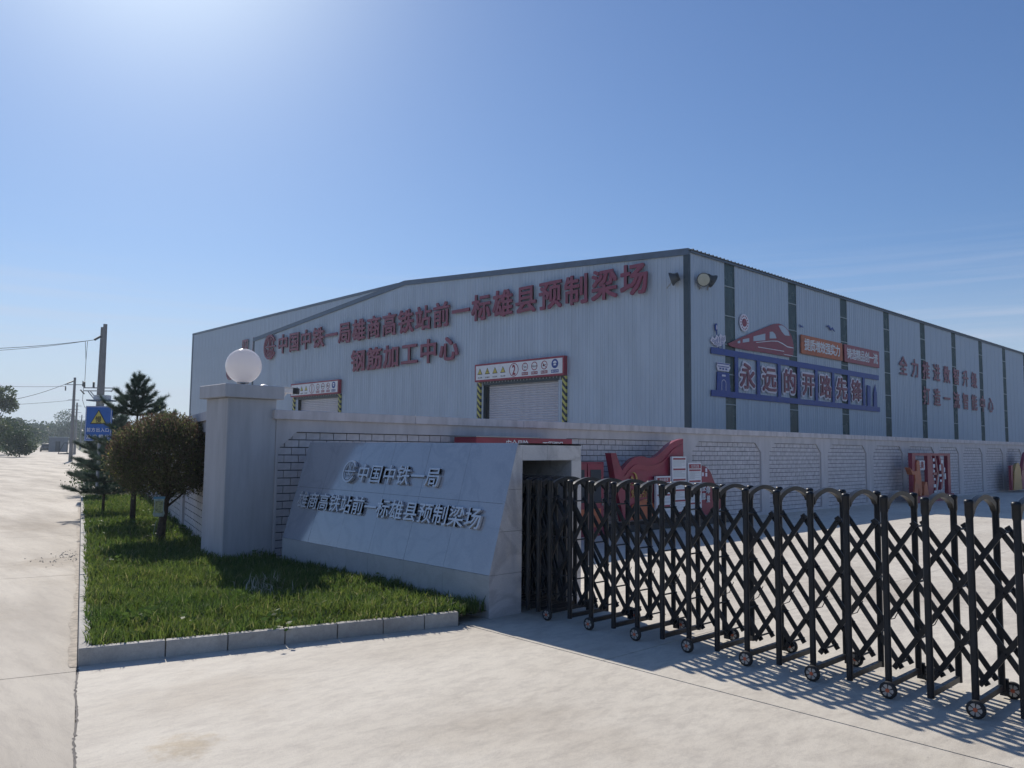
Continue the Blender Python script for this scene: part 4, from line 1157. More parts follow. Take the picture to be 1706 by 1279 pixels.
# arch profile in xz
arc_o, arc_i = [], []
W_ = XR - XF
for i in range(17):
    t = i / 16; x = .03 + (W_ - .06) * t
    zz = math.sin(math.pi * t)
    arc_o.append((x, GH - .04 + .06 * zz ** .8)); arc_i.append((x + (.012 if t < .5 else -.012), GH - .095 + .085 * zz ** .6))
vs = []
for (a, b) in zip(arc_o, arc_i):
    vs += [(a[0], -.017, a[1]), (a[0], .017, a[1]), (b[0], .017, b[1]), (b[0], -.017, b[1])]
arm = MB().add(vs, [(4 * i + k, 4 * i + (k + 1) % 4, 4 * i + 4 + (k + 1) % 4, 4 * i + 4 + k) for i in range(16) for k in range(4)] + [(3, 2, 1, 0), (64, 65, 66, 67)])
arm_me = arm.mesh('arch', True); arm_me.materials.append(M['gate'])
try: arm_me.set_sharp_from_angle(angle=R_(40))
except Exception: pass
rail_me = MB().box(.02, -.014, .062, W_ - .02, .014, .098).mesh('foot_rail'); rail_me.materials.append(M['gate'])
knob_me = MB().box(W_ - .03, -.03, .05, W_ + .035, .03, .075).mesh('foot_pad'); knob_me.materials.append(M['gate'])
def inst(name, me, loc, par, rot=None, **k):
    o = link(name, me, par, **k); o.matrix_basis = Matrix.Translation(loc) @ (rot or Matrix.Identity(4)); return o
RX = Matrix.Rotation(R_(90), 4, 'Y')
tyre_me = MB().lathe([(.036, -.014), (.05, -.014), (.055, -.008), (.055, .008), (.05, .014), (.036, .014)], (0, 0, 0), 24).mesh('tyre', True); tyre_me.materials.append(M['rubber'])
disc_me = MB()
for k in range(6):
    a0, a1 = k * math.pi / 3 + .22, (k + 1) * math.pi / 3 - .05
    disc_me.prism([(.014 * math.cos(a0), .014 * math.sin(a0)), (.037 * math.cos(a0), .037 * math.sin(a0)), (.039 * math.cos((a0 + a1) / 2), .039 * math.sin((a0 + a1) / 2)), (.037 * math.cos(a1), .037 * math.sin(a1)), (.014 * math.cos(a1), .014 * math.sin(a1))], -.0145, .0145)
disc_me.lathe([(.037, -.008), (.037, .008)], (0, 0, 0), 24)
disc_me = disc_me.mesh('rim'); disc_me.materials.append(M['hubw'])
hub_me = MB().lathe([(.013, -.018), (.013, .018)], (0, 0, 0), 12).mesh('hub'); hub_me.materials.append(M['hubo'])
fork_me = MB().box(-.012, -.03, .02, .012, .02, .13).mesh('wheel_fork'); fork_me.materials.append(M['gate'])
def wheel(x, y):
    t = inst('wheel', tyre_me, (x, y, .058), ga, RX)
    for nm, me in (('rim', disc_me), ('hub', hub_me)):
        o = bpy.data.objects.new(nm, me); COL.objects.link(o); o.parent = t
for k, y in enumerate(ygates):
    for x in (XF, XR):
        p = inst('post', pst_me, (x, y, 0), ga)
        o = bpy.data.objects.new('post_cap', cap_me); COL.objects.link(o); o.parent = p
    inst('arch', arm_me, (XF, y, 0), ga); inst('foot_rail', rail_me, (XF, y, 0), ga)
    if (k - 11) % 2 == 1 and y < 5.4:
        wheel(XF - .042, y - .012); inst('wheel_fork', fork_me, (XR + .03, y, .0), ga)
        wheel(XR + .052, y - .05)
# lattice bars: parallel diagonals through the mid-bays
T0, MD = 1.105, .367
nodes = ygates
def zat(z): return z
bar_cache = {}
def lattice(xp, sgn):
    for k in range(len(nodes) - 1):
        ymid_ = (nodes[k] + nodes[k + 1]) / 2
        # top at the middle of bay k, foot 2.5 bays further (sgn=-1 towards the camera side)
        j = k + (1 if sgn > 0 else 0) + (2 if sgn > 0 else -2)
        if j < 0 or j >= len(nodes): continue
        y1 = nodes[j]; d = (y1 - ymid_)
        z1 = T0 - 2.5 * MD
        u = Vector((0, d, z1 - T0)).normalized()
        a = Vector((xp, ymid_, T0)) - u * .035; b = Vector((xp, y1, z1)) + u * .035
        key = (round(b.y - a.y, 3), round(b.z - a.z, 3))
        if key not in bar_cache:
            me = MB().bar(Vector((0, 0, 0)), b - a, .012, .034, up=(0, 0, 1)).mesh('lattice_bar'); me.materials.append(M['gate']); bar_cache[key] = me
        inst('lattice_bar', bar_cache[key], a, ga)
for xp, sg in ((5.625, 1), (5.655, -1), (5.83, -1)): lattice(xp, sg)
# pivot pins through the lattice
pin_me = MB().lathe([(.007, -.13), (.007, .13)], (0, 0, 0), 8).mesh('pivot_pin'); pin_me.materials.append(M['gate'])
for k in range(4, len(nodes) - 1):
    ym = (nodes[k] + nodes[k + 1]) / 2
    for z in (T0, T0 - MD, T0 - 2 * MD): inst('pivot_pin', pin_me, (5.735, ym, z), ga, RX)
for k in range(5, len(nodes) - 1):
    inst('pivot_pin', pin_me, (5.735, nodes[k], T0 - 2.5 * MD), ga, RX)
# cable looped from bay to bay
for k in range(3, 25):
    y0, y1 = nodes[k], nodes[k + 1]
    pts = [(5.74, y1 - .02, .62), (5.76, y1 - .06, .52), (5.77, (y0 + y1) / 2, .43 + random.uniform(-.02, .02)), (5.76, y0 + .06, .46), (5.74, y0 + .01, .55)]
    MB().tube(pts, .0035, 5).build('cable', M['rubber'], ga, smooth=True)
#PART3
# ================================================================== RED DISPLAYS INSIDE THE YARD
def YM(y): return frame((0, y, 0), (1, 0, 0), UPZ)
def yplate(name, pts, mat, y, th, parent, **k):
    a = sum(pts[i][0] * pts[(i + 1) % len(pts)][1] - pts[(i + 1) % len(pts)][0] * pts[i][1] for i in range(len(pts)))
    if a < 0: pts = pts[::-1]
    return MB().prism(pts, 0, th, YM(y)).build(name, mat, parent, **k)
# smooth flag outline
def crom(P, n=5):
    out = []
    for i in range(len(P) - 1):
        p0 = P[max(i - 1, 0)]; p1 = P[i]; p2 = P[i + 1]; p3 = P[min(i + 2, len(P) - 1)]
        for k in range(n):
            t = k / n
            out.append(tuple(.5 * ((2 * p1[j]) + (-p0[j] + p2[j]) * t + (2 * p0[j] - 5 * p1[j] + 4 * p2[j] - p3[j]) * t * t + (-p0[j] + 3 * p1[j] - 3 * p2[j] + p3[j]) * t ** 3) for j in (0, 1)))
    out.append(P[-1]); return out
fl = empty('flag_display', (13, 9.8, 0), label='large red ribbon-shaped display with gold emblem and notice boards on a dark plinth', cat='display')
top = crom([(11.95, 1.12), (12.08, 1.16), (12.25, 1.3), (12.48, 1.43), (12.75, 1.47), (13.03, 1.43), (13.31, 1.51), (13.64, 1.70), (13.88, 1.79), (14.16, 1.84)])
body = top + [(14.15, .3), (13.6, .26), (12.9, .24), (12.35, .22), (12.12, .6)]
yplate('ribbon_panel', body, M['redpaint'], 9.84, .10, fl, label='waving red ribbon panel')
# wavy relief fold on the ribbon
fold = crom([(12.1, 1.02), (12.5, 1.3), (12.95, 1.28), (13.4, 1.36), (13.8, 1.62), (14.12, 1.72)])
fold2 = [(x + .01, z - .05 - .05 * math.sin(i * .2)) for i, (x, z) in enumerate(fold)]
yplate('ribbon_fold', fold + fold2[::-1], M['redboard'], 9.738, .012, fl)
yplate('ribbon_spike', [(11.68, 1.53), (11.84, 1.53), (11.93, 1.35), (12.08, 1.12), (12.3, .3), (12.1, .22), (11.9, .75)], M['redpaint'], 9.80, .14, fl)
yplate('ribbon_base', [(12.3, .24), (13.3, .24), (13.15, .5), (12.75, .62), (12.4, .52)], M['orange'], 9.735, .03, fl)
# emblem: sickle and hammer in gold relief
em = []
for i in range(13):
    a = R_(-130 + 250 * i / 12); em.append((12.44 + .13 * math.cos(a), 1.03 + .13 * math.sin(a)))
inn = [(12.425 + (.13 - .035 * math.sin(math.pi * i / 12)) * math.cos(R_(-130 + 250 * i / 12)), 1.035 + (.13 - .035 * math.sin(math.pi * i / 12)) * math.sin(R_(-130 + 250 * i / 12))) for i in range(13)]
mb = MB()
for i in range(12): mb.prism([em[i], em[i + 1], inn[i + 1], inn[i]], 0, .02, YM(9.735))
mb.prism([(12.32, .9), (12.36, .94), (12.34, .96), (12.3, .92)], 0, .02, YM(9.735))
mb.build('sickle', M['gold'], fl)
MB().prism([(12.36, .99), (12.38, .97), (12.56, 1.0), (12.5, 1.02)][::1], 0, .02, YM(9.74)).build('hammer_head', M['gold'], fl)
MB().prism([(12.39, 1.09), (12.36, 1.06), (12.53, .89), (12.56, .92)], 0, .02, YM(9.733)).build('hammer', M['gold'], fl)
def yc(ch, x, z, w, h, mat, y, parent, bold=.02, depth=.012): return put_char(ch, mat, frame((x, y, z), (1, 0, 0), UPZ), w, h, parent, 'character', bold, depth)
for i, ch in enumerate('党建引领'): yc(ch, 12.46 + .165 * i, .74, .15, .15, M['gold'], 9.735, fl)
for i, ch in enumerate('工作'): yc(ch, 12.85 + .14 * i, .56, .13, .13, M['gold'], 9.735, fl)
MB().box(11.75, 9.72, 0, 15.9, 10.15, .14).build('plinth', M['black'], fl)
# notice boards
def notice(x0, x1, z0, z1, label, big=False, rows=3, head='管理制度'):
    nb_ = empty('notice_board', ((x0 + x1) / 2, 9.66, z0), label=label, cat='notice board', group='white notice boards on the red display')
    MB().box(x0, 9.64, z0, x1, 9.69, z1).build('board', M['white'], nb_)
    w = x1 - x0; h = z1 - z0
    zz = z1 - .03
    if big:
        MB().box(x0 + .03, 9.635, zz - .09, x1 - .03, 9.6395, zz).build('header', M['redboard'], nb_)
        text_mesh_row(head, M['whiteletter'], frame(((x0 + x1) / 2, 9.634, zz - .045), (1, 0, 0), UPZ), .075, .06, .06, nb_, 'lettering', .01, .002); zz -= .11
    per = (zz - z0 - .03) / rows
    for r in range(rows):
        MB().box(x0 + .035, 9.636, zz - .035, x1 - .035, 9.6395, zz).build('heading_bar', M['redboard'], nb_)
        mb = MB(); q = zz - .055; 
        while q > zz - per + .03:
            mb.box(x0 + .04, 9.6375, q - .006, x1 - .04 - random.choice((0, 0, 0, .12, .2)), 9.6395, q); q -= .022
        if mb.v: mb.build('text_lines', M['rail'], nb_)
        zz -= per
notice(13.62, 14.12, .33, 1.465, 'tall white notice board with several red headings, middle of the three', rows=5)
notice(14.19, 14.68, .24, 1.335, 'white notice board with a big red title, right of the tallest board', big=True, rows=4, head='公示公告')
notice(13.08, 13.57, .24, 1.07, 'lower white notice board with red title, left of the tallest board', big=True, rows=3, head='岗位职责')
fan = yplate('fan_panel', crom([(14.72, 1.27), (15.03, 1.25), (15.24, 1.13), (15.36, .96), (15.5, .82), (15.92, .79)]) + [(15.86, .6), (15.72, .38), (15.45, .2), (14.72, .2)], M['redpaint'], 9.86, .08, fl, label='red fan-shaped end panel with white characters')
for i, (x, z) in enumerate(((14.93, 1.08), (15.06, 1.17), (15.06, 1.07))): yplate('square_mark', rectp(x - .035, z - .04, x + .035, z + .04), M['pink'], 9.775, .01, fl); 
yc('使', 14.95, .80, .15, .16, M['whiteletter'], 9.77, fl); yc('命', 15.12, .74, .15, .16, M['whiteletter'], 9.77, fl); yc('愿', 14.95, .6, .13, .14, M['whiteletter'], 9.77, fl); yc('景', 15.12, .54, .13, .14, M['whiteletter'], 9.77, fl)
yplate('star', [(15.6 + .13 * (1 if k % 2 == 0 else .42) * math.sin(k * math.pi / 5), .6 + .13 * (1 if k % 2 == 0 else .42) * math.cos(k * math.pi / 5)) for k in range(10)], M['orange'], 9.77, .01, fl)

# red cabinet with dark windows
kb2 = empty('red_cabinet', (11.2, 9.8, 0), label='red steel fire cabinet with dark window panes beside the gate housing', cat='cabinet')
MB().box(9.6, 9.7, 0, 11.62, 10.15, .06).build('base', M['redpaint'], kb2)
MB().box(9.6, 9.78, .06, 11.62, 10.15, 1.36).build('carcass', M['redpaint'], kb2)
for (x0, x1) in ((9.66, 10.13), (10.16, 10.63), (10.66, 11.1), (11.13, 11.57)):
    d_ = MB().box(x0, 9.745, .1, x1, 9.779, 1.33).build('door', M['redpaint'], kb2)
    MB().box(x0 + .07, 9.738, .62, x1 - .07, 9.744, 1.22).build('pane', M['dark'], d_)
    MB().box(x1 - .05, 9.72, .55, x1 - .03, 9.744, .68).build('handle', M['galv'], d_)
    yplate('panel', rectp(x0 + .07, .16, x1 - .07, .5), M['orange'], 9.744, .004, d_)

# long red notice box seen over the sign wall
rs = empty('red_notice_box', (9.2, 9.8, 0), label='long red box sign whose top edge with white characters shows above the sign wall', cat='sign box')
MB().box(8.30, 9.62, .3, 10.56, 10.18, 1.775).build('box', M['redboard'], rs, bevel=.005)
MB().box(8.28, 9.60, 1.776, 9.75, 10.2, 1.79).build('top_sheet', M['galv'], rs)
for x in (8.5, 10.3): MB().box(x, 9.8, 0, x + .08, 10.0, .3).build('leg', M['galv'], rs)
for i, ch in enumerate('安全风险'): yc(ch, 9.0 + .13 * i, 1.66, .12, .14, M['whiteletter'], 9.616, rs, .02, .006)
for i, ch in enumerate('工程概况'): yc(ch, 9.86 + .13 * i, 1.65, .12, .14, M['whiteletter'], 9.616, rs, .02, .006)

# honeycomb display stand
hc = empty('honeycomb_display', (28.2, 9.8, 0), label='dark red framed honeycomb display with orange cut-out figures against the wall', cat='display')
yb_ = 9.80
yplate('frame_side', rectp(26.58, .1, 26.86, 1.58), M['redpaint'], yb_, .12, hc); yplate('frame_side', rectp(29.76, .1, 30.02, 1.58), M['redpaint'], yb_, .12, hc)
yplate('frame_top', rectp(26.86, 1.5, 29.76, 1.58), M['redpaint'], yb_, .12, hc)
yplate('frame_post', rectp(27.92, .1, 28.24, 1.5), M['redpaint'], yb_, .11, hc)
for pts in ([(28.62, 1.5), (28.72, 1.5), (28.98, .92), (28.72, .40), (28.62, .1), (28.5, .1), (28.84, .9)], [(28.24, 1.5), (28.30, 1.5), (28.5, 1.2), (28.42, .9), (28.58, .6), (28.3, .1), (28.24, .1)],
            [(29.0, 1.5), (29.1, 1.5), (29.45, 1.12), (29.4, .7), (29.28, .4), (29.1, .35), (29.3, .8)], [(28.5, .86), (28.9, .86), (28.9, .94), (28.5, .94)]):
    yplate('honeycomb_bar', pts, M['redpaint'], yb_ + .0, .09, hc)
for (x, z, w, h) in ((28.52, 1.36, .14, .1), (28.53, 1.16, .18, .12), (28.52, .99, .12, .08), (28.55, .72, .14, .08), (28.56, .5, .2, .1), (28.6, .3, .22, .08), (29.1, 1.1, .12, .2), (29.1, .84, .2, .08), (29.12, .66, .16, .08), (29.3, 1.3, .2, .12), (29.5, 1.02, .1, .16), (29.55, .8, .12, .2)):
    yplate('white_plate', rectp(x - w / 2, z - h / 2, x + w / 2, z + h / 2), M['white'], yb_ - .092, .01, hc)
yplate('name_plate', rectp(27.12, 1.04, 27.84, 1.34), M['white'], yb_ - .0, .05, hc)
for i, ch in enumerate('先锋'): yc(ch, 27.34 + .28 * i, 1.19, .22, .22, M['redboard'], yb_ - .052, hc)
yplate('figure', [(26.27, 1.13), (26.52, 1.0), (26.84, 1.02), (26.84, 1.26), (26.93, 1.36), (27.08, 1.33), (27.12, 1.05), (27.19, .8), (27.25, .35), (27.05, .1), (26.95, .5), (26.85, .1), (26.58, .1), (26.62, .45), (26.7, .72), (26.68, .9), (26.48, .9)], M['orange'], yb_ - .0, .16, hc, label='orange cut-out of a waving figure')
yplate('figure', [(27.45, .2), (27.5, .5), (27.62, .66), (27.76, .64), (27.82, .4), (27.9, .12), (27.5, .1)], M['orange'], yb_, .14, hc)
yplate('base', rectp(26.5, 0, 30.05, .22), M['redpaint'], yb_, .2, hc)
# far display
fd = empty('gold_red_display', (38.6, 9.8, 0), label='gold and red shaped display at the right edge of the yard wall', cat='display')
yplate('gold_panel', crom([(37.6, .85), (37.9, 1.16), (38.25, 1.2), (38.5, .95)]) + [(38.62, .1), (37.45, .1)], M['gold'], 9.8, .1, fd)
yplate('red_panel', crom([(38.5, .5), (38.9, 1.2), (39.4, 1.66), (39.9, 1.5), (40.3, 1.0)]) + [(40.4, .1), (38.66, .1)], M['redpaint'], 9.82, .12, fd)
yplate('red_panel', [(37.3, .1), (37.3, 1.1), (37.55, 1.12), (37.5, .1)], M['redpaint'], 9.84, .1, fd)
yplate('white_plate', rectp(39.1, .4, 39.7, 1.1), M['white'], 9.69, .01, fd)

# ================================================================== VEGETATION
def tubes_tree(mb, segs):
    for pts, rad in segs: mb.tube(pts, rad, 7)
# ---- clipped reddish bush tree
bt = empty('round_shrub_tree', (4.62, 12.85, .07), label='clipped round reddish-brown shrub tree on a short trunk in the lawn', cat='tree')
TB = Vector((4.60, 12.82, .06)); CC = Vector((4.68, 12.97, 1.36))
mb = MB()
mb.tube([TB, TB + Vector((.03, .0, .3)), TB + Vector((.07, .02, .62)), CC + Vector((0, 0, .1))], [.075, .06, .055, .02], 9)
for k in range(26):
    a = rng.uniform(0, 6.28); e_ = rng.uniform(.15, 1.3); l = rng.uniform(.5, .82)
    st = TB + Vector((.06, .02, rng.uniform(.5, .85)))
    d = Vector((math.cos(a) * math.cos(e_), math.sin(a) * math.cos(e_), math.sin(e_)))
    mb.tube([st, st + d * l * .5 + Vector((0, 0, .04)), st + d * l + Vector((0, 0, .12))], [.022, .013, .004], 5)
mb.build('trunk', M['bark'], bt, smooth=True)
n = 40000
d = rng.normal(size=(n, 3)); d /= np.linalg.norm(d, axis=1)[:, None]
lump = 1 + .05 * np.sin(d[:, 0] * 6 + 1) * np.cos(d[:, 1] * 5) + .04 * np.sin(d[:, 2] * 9 + d[:, 0] * 4)
r = (.42 + .58 * rng.uniform(0, 1, n) ** .45) * lump * (1 + .05 * rng.normal(size=n))
P = d * r[:, None] * np.array([.80, .80, .70])
keep = P[:, 2] > -.50 + .16 * rng.normal(size=n)
P = P[keep]; d = d[keep]; n = len(P)
P[:, 2] = np.where(P[:, 2] < 0, P[:, 2] * .95, P[:, 2])
P += np.array([CC.x, CC.y, CC.z])
def leaves(P, outw, L, W, mat, name, parent, up=.5, **kw):
    n = len(P)
    u = rng.normal(size=(n, 3)) + outw * .8 + np.array([0, 0, up]); u /= np.linalg.norm(u, axis=1)[:, None]
    v = np.cross(u, rng.normal(size=(n, 3))); v /= np.linalg.norm(v, axis=1)[:, None]
    l = (L * rng.uniform(.6, 1.3, n))[:, None]; w = (W * rng.uniform(.6, 1.2, n))[:, None]
    V = np.stack([P, P + u * l * .5 + v * w, P + u * l, P + u * l * .5 - v * w], 1)
    return fast_mesh(name, V, 4, mat, None, parent, **kw)
M['shrub'] = leafmat('shrub_leaves', [(0, (.05, .065, .03)), (.35, (.085, .10, .045)), (.65, (.115, .10, .06)), (.9, (.15, .11, .08)), (.985, (.13, .15, .05)), (1, (.30, .32, .06))], trans=.5, tcol=(1.25, 1.35, 1.3))
topm = (P[:, 2] - CC.z) > -.15
leaves(P, d, .044, .011, M['shrub'], 'crown', bt, up=.9)
# sprigs poking out
k = 2600; a_ = rng.normal(size=(k, 3)); a_ /= np.linalg.norm(a_, axis=1)[:, None]; a_[:, 2] = np.abs(a_[:, 2])
base = a_ * np.array([.80, .80, .70]) * rng.uniform(.95, 1.06, k)[:, None] + np.array([CC.x, CC.y, CC.z])
M['shrub_tip'] = leafmat('shrub_tips', [(0, (.075, .045, .038)), (.7, (.12, .075, .06)), (1, (.18, .14, .08))], trans=.4)
leaves(base, a_, .055, .008, M['shrub_tip'], 'new_shoots', bt, up=1.6)
M['yellow_leaf'] = leafmat('yellow_leaves', [(0, (.38, .36, .04)), (1, (.55, .5, .08))], trans=.5)
ya = []
for (cx_, cz_, m_) in ((-.74, .1, 26), (-.72, -.08, 22), (-.66, -.26, 16), (.72, -.25, 14), (.7, .05, 8), (.66, -.5, 10)):
    # along the silhouette seen from the road side
    for q in range(m_): ya.append([CC.x + cx_ * .91 + rng.normal() * .03, CC.y - cx_ * .42 + rng.normal() * .05, CC.z + cz_ + rng.normal() * .045])
ya = np.array(ya); leaves(ya, np.zeros_like(ya), .04, .014, M['yellow_leaf'], 'yellow_leaves', bt)
# infusion bag tied to the trunk
ib = empty('infusion_bag', (4.55, 12.7, .4), label='transparent blue-green nutrient bag hanging on the shrub trunk with a thin tube', cat='bag')
M['bag'] = paint('bag_film', (.30, .38, .34), .25, vary=.2, scale=12); M['bagblue'] = paint('bag_blue', (.10, .28, .42), .4); M['bagprint'] = paint('bag_print', (.30, .33, .16), .5, vary=.5, scale=40)
bagp = [(-.07, .0), (.07, .0), (.085, .05), (.07, .1), (.072, .26), (.085, .31), (-.085, .31), (-.072, .26), (-.07, .1), (-.085, .05)]
xd = Vector((.92, -.38, 0)); BMx = frame((4.50, 12.62, .50), xd, UPZ)
MB().prism(bagp, -.012, .012, BMx).build('pouch', M['bag'], ib, bevel=.006)
MB().prism([(-.055, .06), (.055, .06), (.055, .24), (-.055, .24)], .0125, .0135, BMx).build('printed_label', M['bagprint'], ib)
MB().prism([(-.08, .27), (.08, .27), (.082, .305), (-.082, .305)], .0125, .0135, BMx).build('hanger_strip', M['bagblue'], ib)
MB().tube([Vector((4.50, 12.61, .50)), Vector((4.46, 12.62, .42)), Vector((4.45, 12.66, .25)), Vector((4.52, 12.72, .12))], .004, 5).build('drip_tube', M['bag'], ib)

# ---- pines
M['needle'] = leafmat('pine_needles', [(0, (.035, .065, .045)), (.5, (.06, .10, .07)), (1, (.10, .145, .10))], trans=.2, rough=.55)
def pine(base, H_, whorls, label, nlen=.11, dens=1.0, seed=1, group='young pines along the roadside lawn', lean=(0, 0)):
    rg = np.random.default_rng(seed)
    t = empty('young_pine', base, label=label, cat='pine tree', group=group)
    b = Vector(base); mb = MB()
    topv = b + Vector((lean[0], lean[1], H_))
    mb.tube([b, b.lerp(topv, .4), b.lerp(topv, .8), topv], [.016 * H_ + .01, .012 * H_ + .006, .012, .005], 8)
    C_, D_ = [], []
    def tuft_line(p0, p1, n_, spread=1):
        for q in range(n_):
            s_ = q / max(n_ - 1, 1); C_.append(p0.lerp(p1, .18 + .82 * s_)); D_.append((p1 - p0).normalized())
    for (z, rad, nb_, up_) in whorls:
        ph = rg.uniform(0, 6.28)
        for k in range(nb_):
            a = ph + 2 * math.pi * k / nb_ + rg.uniform(-.25, .25); rr = rad * rg.uniform(.78, 1.12)
            s0 = b.lerp(topv, z / H_)
            dv = Vector((math.cos(a), math.sin(a), 0))
            mid = s0 + dv * rr * .6 + Vector((0, 0, up_ * rr * .18)); end = s0 + dv * rr + Vector((0, 0, up_ * rr * .75))
            mb.tube([s0, mid, end], [.014, .009, .004], 5)
            tuft_line(s0, mid, max(3, int(14 * rr * dens))); tuft_line(mid, end, max(4, int(16 * rr * dens)))
            for m_ in range(int(3 + rr * 4)):          # side twigs
                s_ = rg.uniform(.3, .95); q0 = s0.lerp(mid, s_ * 1.6) if s_ < .6 else mid.lerp(end, (s_ - .6) / .4)
                sd = (dv.cross(Vector((0, 0, 1))) * rg.choice((-1, 1)) * .8 + dv * .7 + Vector((0, 0, up_ * .8 + .1))).normalized()
                q1 = q0 + sd * rr * rg.uniform(.2, .38)
                mb.tube([q0, q1], [.006, .003], 4, cap=False); tuft_line(q0, q1, max(3, int(9 * rr * dens)))
    tuft_line(b.lerp(topv, .82), topv, 6)
    mb.build('trunk', M['bark'], t, smooth=True)
    C_ = np.array([c[:] for c in C_]); D_ = np.array([c[:] for c in D_])
    per = 26
    P = np.repeat(C_, per, 0) + rg.normal(size=(len(C_) * per, 3)) * .008; D = np.repeat(D_, per, 0)
    u = rg.normal(size=P.shape); u /= np.linalg.norm(u, axis=1)[:, None]; u = u * .8 + D * .75 + np.array([0, 0, .25]); u /= np.linalg.norm(u, axis=1)[:, None]
    l = (nlen * rg.uniform(.6, 1.15, len(P)))[:, None]; v = np.cross(u, rg.normal(size=P.shape)); v /= np.linalg.norm(v, axis=1)[:, None]
    V = np.stack([P - v * .0022, P + v * .0022, P + u * l], 1)
    fast_mesh('needles', V, 3, M['needle'], None, t)
    return t
pine((5.42, 16.6, .07), 2.95, [(.85, .62, 6, .2), (1.1, .8, 7, .3), (1.42, .76, 8, .4), (1.7, .62, 7, .45), (2.1, .62, 8, .55), (2.24, .46, 8, .6), (2.38, .36, 8, .7), (2.52, .26, 8, .9), (2.66, .17, 6, 1.2), (2.78, .1, 5, 1.6)], 'tallest young pine rising above the round shrub', seed=3, dens=1.25, nlen=.10)
pine((5.55, 18.9, .07), 1.5, [(.45, .75, 6, .25), (.7, .72, 6, .35), (.95, .5, 6, .4), (1.15, .32, 5, .6), (1.32, .16, 4, .8)], 'low pine with a branch reaching over the kerb, left of the round shrub', seed=5, dens=1.3)
pine((8.2, 27.8, .0), 3.0, [(.5, 1.0, 7, .2), (.9, 1.0, 7, .3), (1.35, .95, 7, .4), (1.75, .8, 7, .5), (2.15, .6, 6, .7), (2.5, .4, 5, 1.0)], 'bushy dark pine behind the warning sign post', seed=8, nlen=.13, dens=1.8)
pine((10.4, 29.0, .0), 3.0, [(.5, 1.1, 7, .2), (1.0, 1.0, 7, .3), (1.5, .9, 7, .5), (2.0, .65, 6, .7), (2.5, .4, 5, 1.0)], 'bushy pine between the warning sign and the roadside wall', seed=9, nlen=.13, dens=1.6)
pine((11.0, 36.5, .0), 2.9, [(.5, 1.2, 7, .2), (1.0, 1.15, 7, .3), (1.5, 1.0, 7, .5), (2.0, .75, 6, .7), (2.5, .45, 5, 1.0)], 'dark pine standing at the road edge beyond the warning sign', seed=12, nlen=.15, dens=1.6)
pine((14.3, 47, .0), 3.4, [(.7, 1.4, 7, .2), (1.3, 1.3, 7, .3), (1.9, 1.0, 7, .5), (2.5, .7, 6, .7), (3.0, .45, 5, 1.0)], 'farther pine at the road edge near the utility pole', seed=14, nlen=.18, dens=1.4)
# ground cover beneath them
M['cover'] = leafmat('ground_cover', [(0, (.02, .045, .018)), (.6, (.045, .085, .03)), (1, (.09, .13, .05))], trans=.3)
def cover(name, pts, n_, h, L, mat=None, z0=0.0, kind='stuff'):
    P = np.array(pts); xs_ = []
    k = rng.integers(0, len(P), n_); c = P[k]
    q = rng.normal(size=(n_, 3)) * c[:, 3:4] * np.array([1, 1, 0]) * .5
    zz = z0 + rng.uniform(0, 1, n_) ** .7 * h * (1 + .3 * np.sin(k * 2.3))
    X = c[:, :3] + q; X[:, 2] = c[:, 2] + zz
    return leaves(X, np.zeros_like(X), L, L * .4, mat or M['cover'], name, None, up=.8, kind=kind)
cover('ground_cover', [(7.9 + .26 * s_ + RN.x * o_, 27 + .966 * s_ + RN.y * o_, 0, .9) for s_ in np.arange(-.4, 34, .8) for o_ in (.2, 1.2, 2.2)], 26000, .38, .09)

# ---- roadside warning sign on a steel post
sg = empty('warning_sign', (7.45, 26.05, 0), label='blue roadside warning sign with yellow triangle and solar panel on a grey post', cat='road sign')
fw = Vector((.684, .725, 0)).normalized(); rt = Vector((fw.y, -fw.x, 0))
pc = Vector((7.45, 26.05, 0)); SMx = lambda dx, z, off=0: frame(pc + rt * dx - fw * off + Vector((0, 0, z)), rt, UPZ)
MB().tube([pc, pc + Vector((0, 0, 3.05))], .045, 10).build('post', M['galv'], sg, smooth=True)
sb = MB().prism([(-.4, -.525), (.4, -.525), (.4, .525), (-.4, .525)], 0, .03, SMx(-.02, 2.215, .05)).build('board', M['signblue'], sg)
mb = MB()
for q in (rectp(-.385, -.51, .385, -.497), rectp(-.385, .497, .385, .51), rectp(-.385, -.497, -.372, .497), rectp(.372, -.497, .385, .497)): mb.prism(q, 0, .003, SMx(-.02, 2.215, .081))
mb.build('border', M['whiteletter'], sb)
def rt_tri(s_, z): return [(-s_ / 2, -s_ * .4), (s_ / 2, -s_ * .4), (0, s_ * .47)]
MB().prism(rt_tri(.50, 0), 0, .003, SMx(-.02, 2.40, .081)).build('triangle_border', M['black'], sb)
MB().prism(rt_tri(.42, 0), 0, .003, SMx(-.02, 2.395, .085)).build('triangle', M['yellow'], sb)
put_char('慢', M['black'], SMx(-.02, 2.33, .089), .17, .19, sb, 'character', .015, .003)
for i, ch in enumerate('前方出入口'): put_char(ch, M['whiteletter'], SMx(-.30 + .14 * i, 2.02, .081), .11, .12, sb, 'character', .02, .003)
for i, ch in enumerate('减速慢行'): put_char(ch, M['whiteletter'], SMx(-.30 + .187 * i, 1.81, .081), .12, .13, sb, 'character', .02, .003)
sp_ = MB().prism([(-.35, -.04), (.35, -.04), (.35, .0), (-.35, .0)], -.22, .22, SMx(.0, 2.93, .0)).build('solar_panel', M['trim'], sg)
MB().prism(rectp(-.22, 0, .22, .13), -.1, .1, SMx(.02, 2.945, 0)).build('battery_box', M['camwhite'], sg)

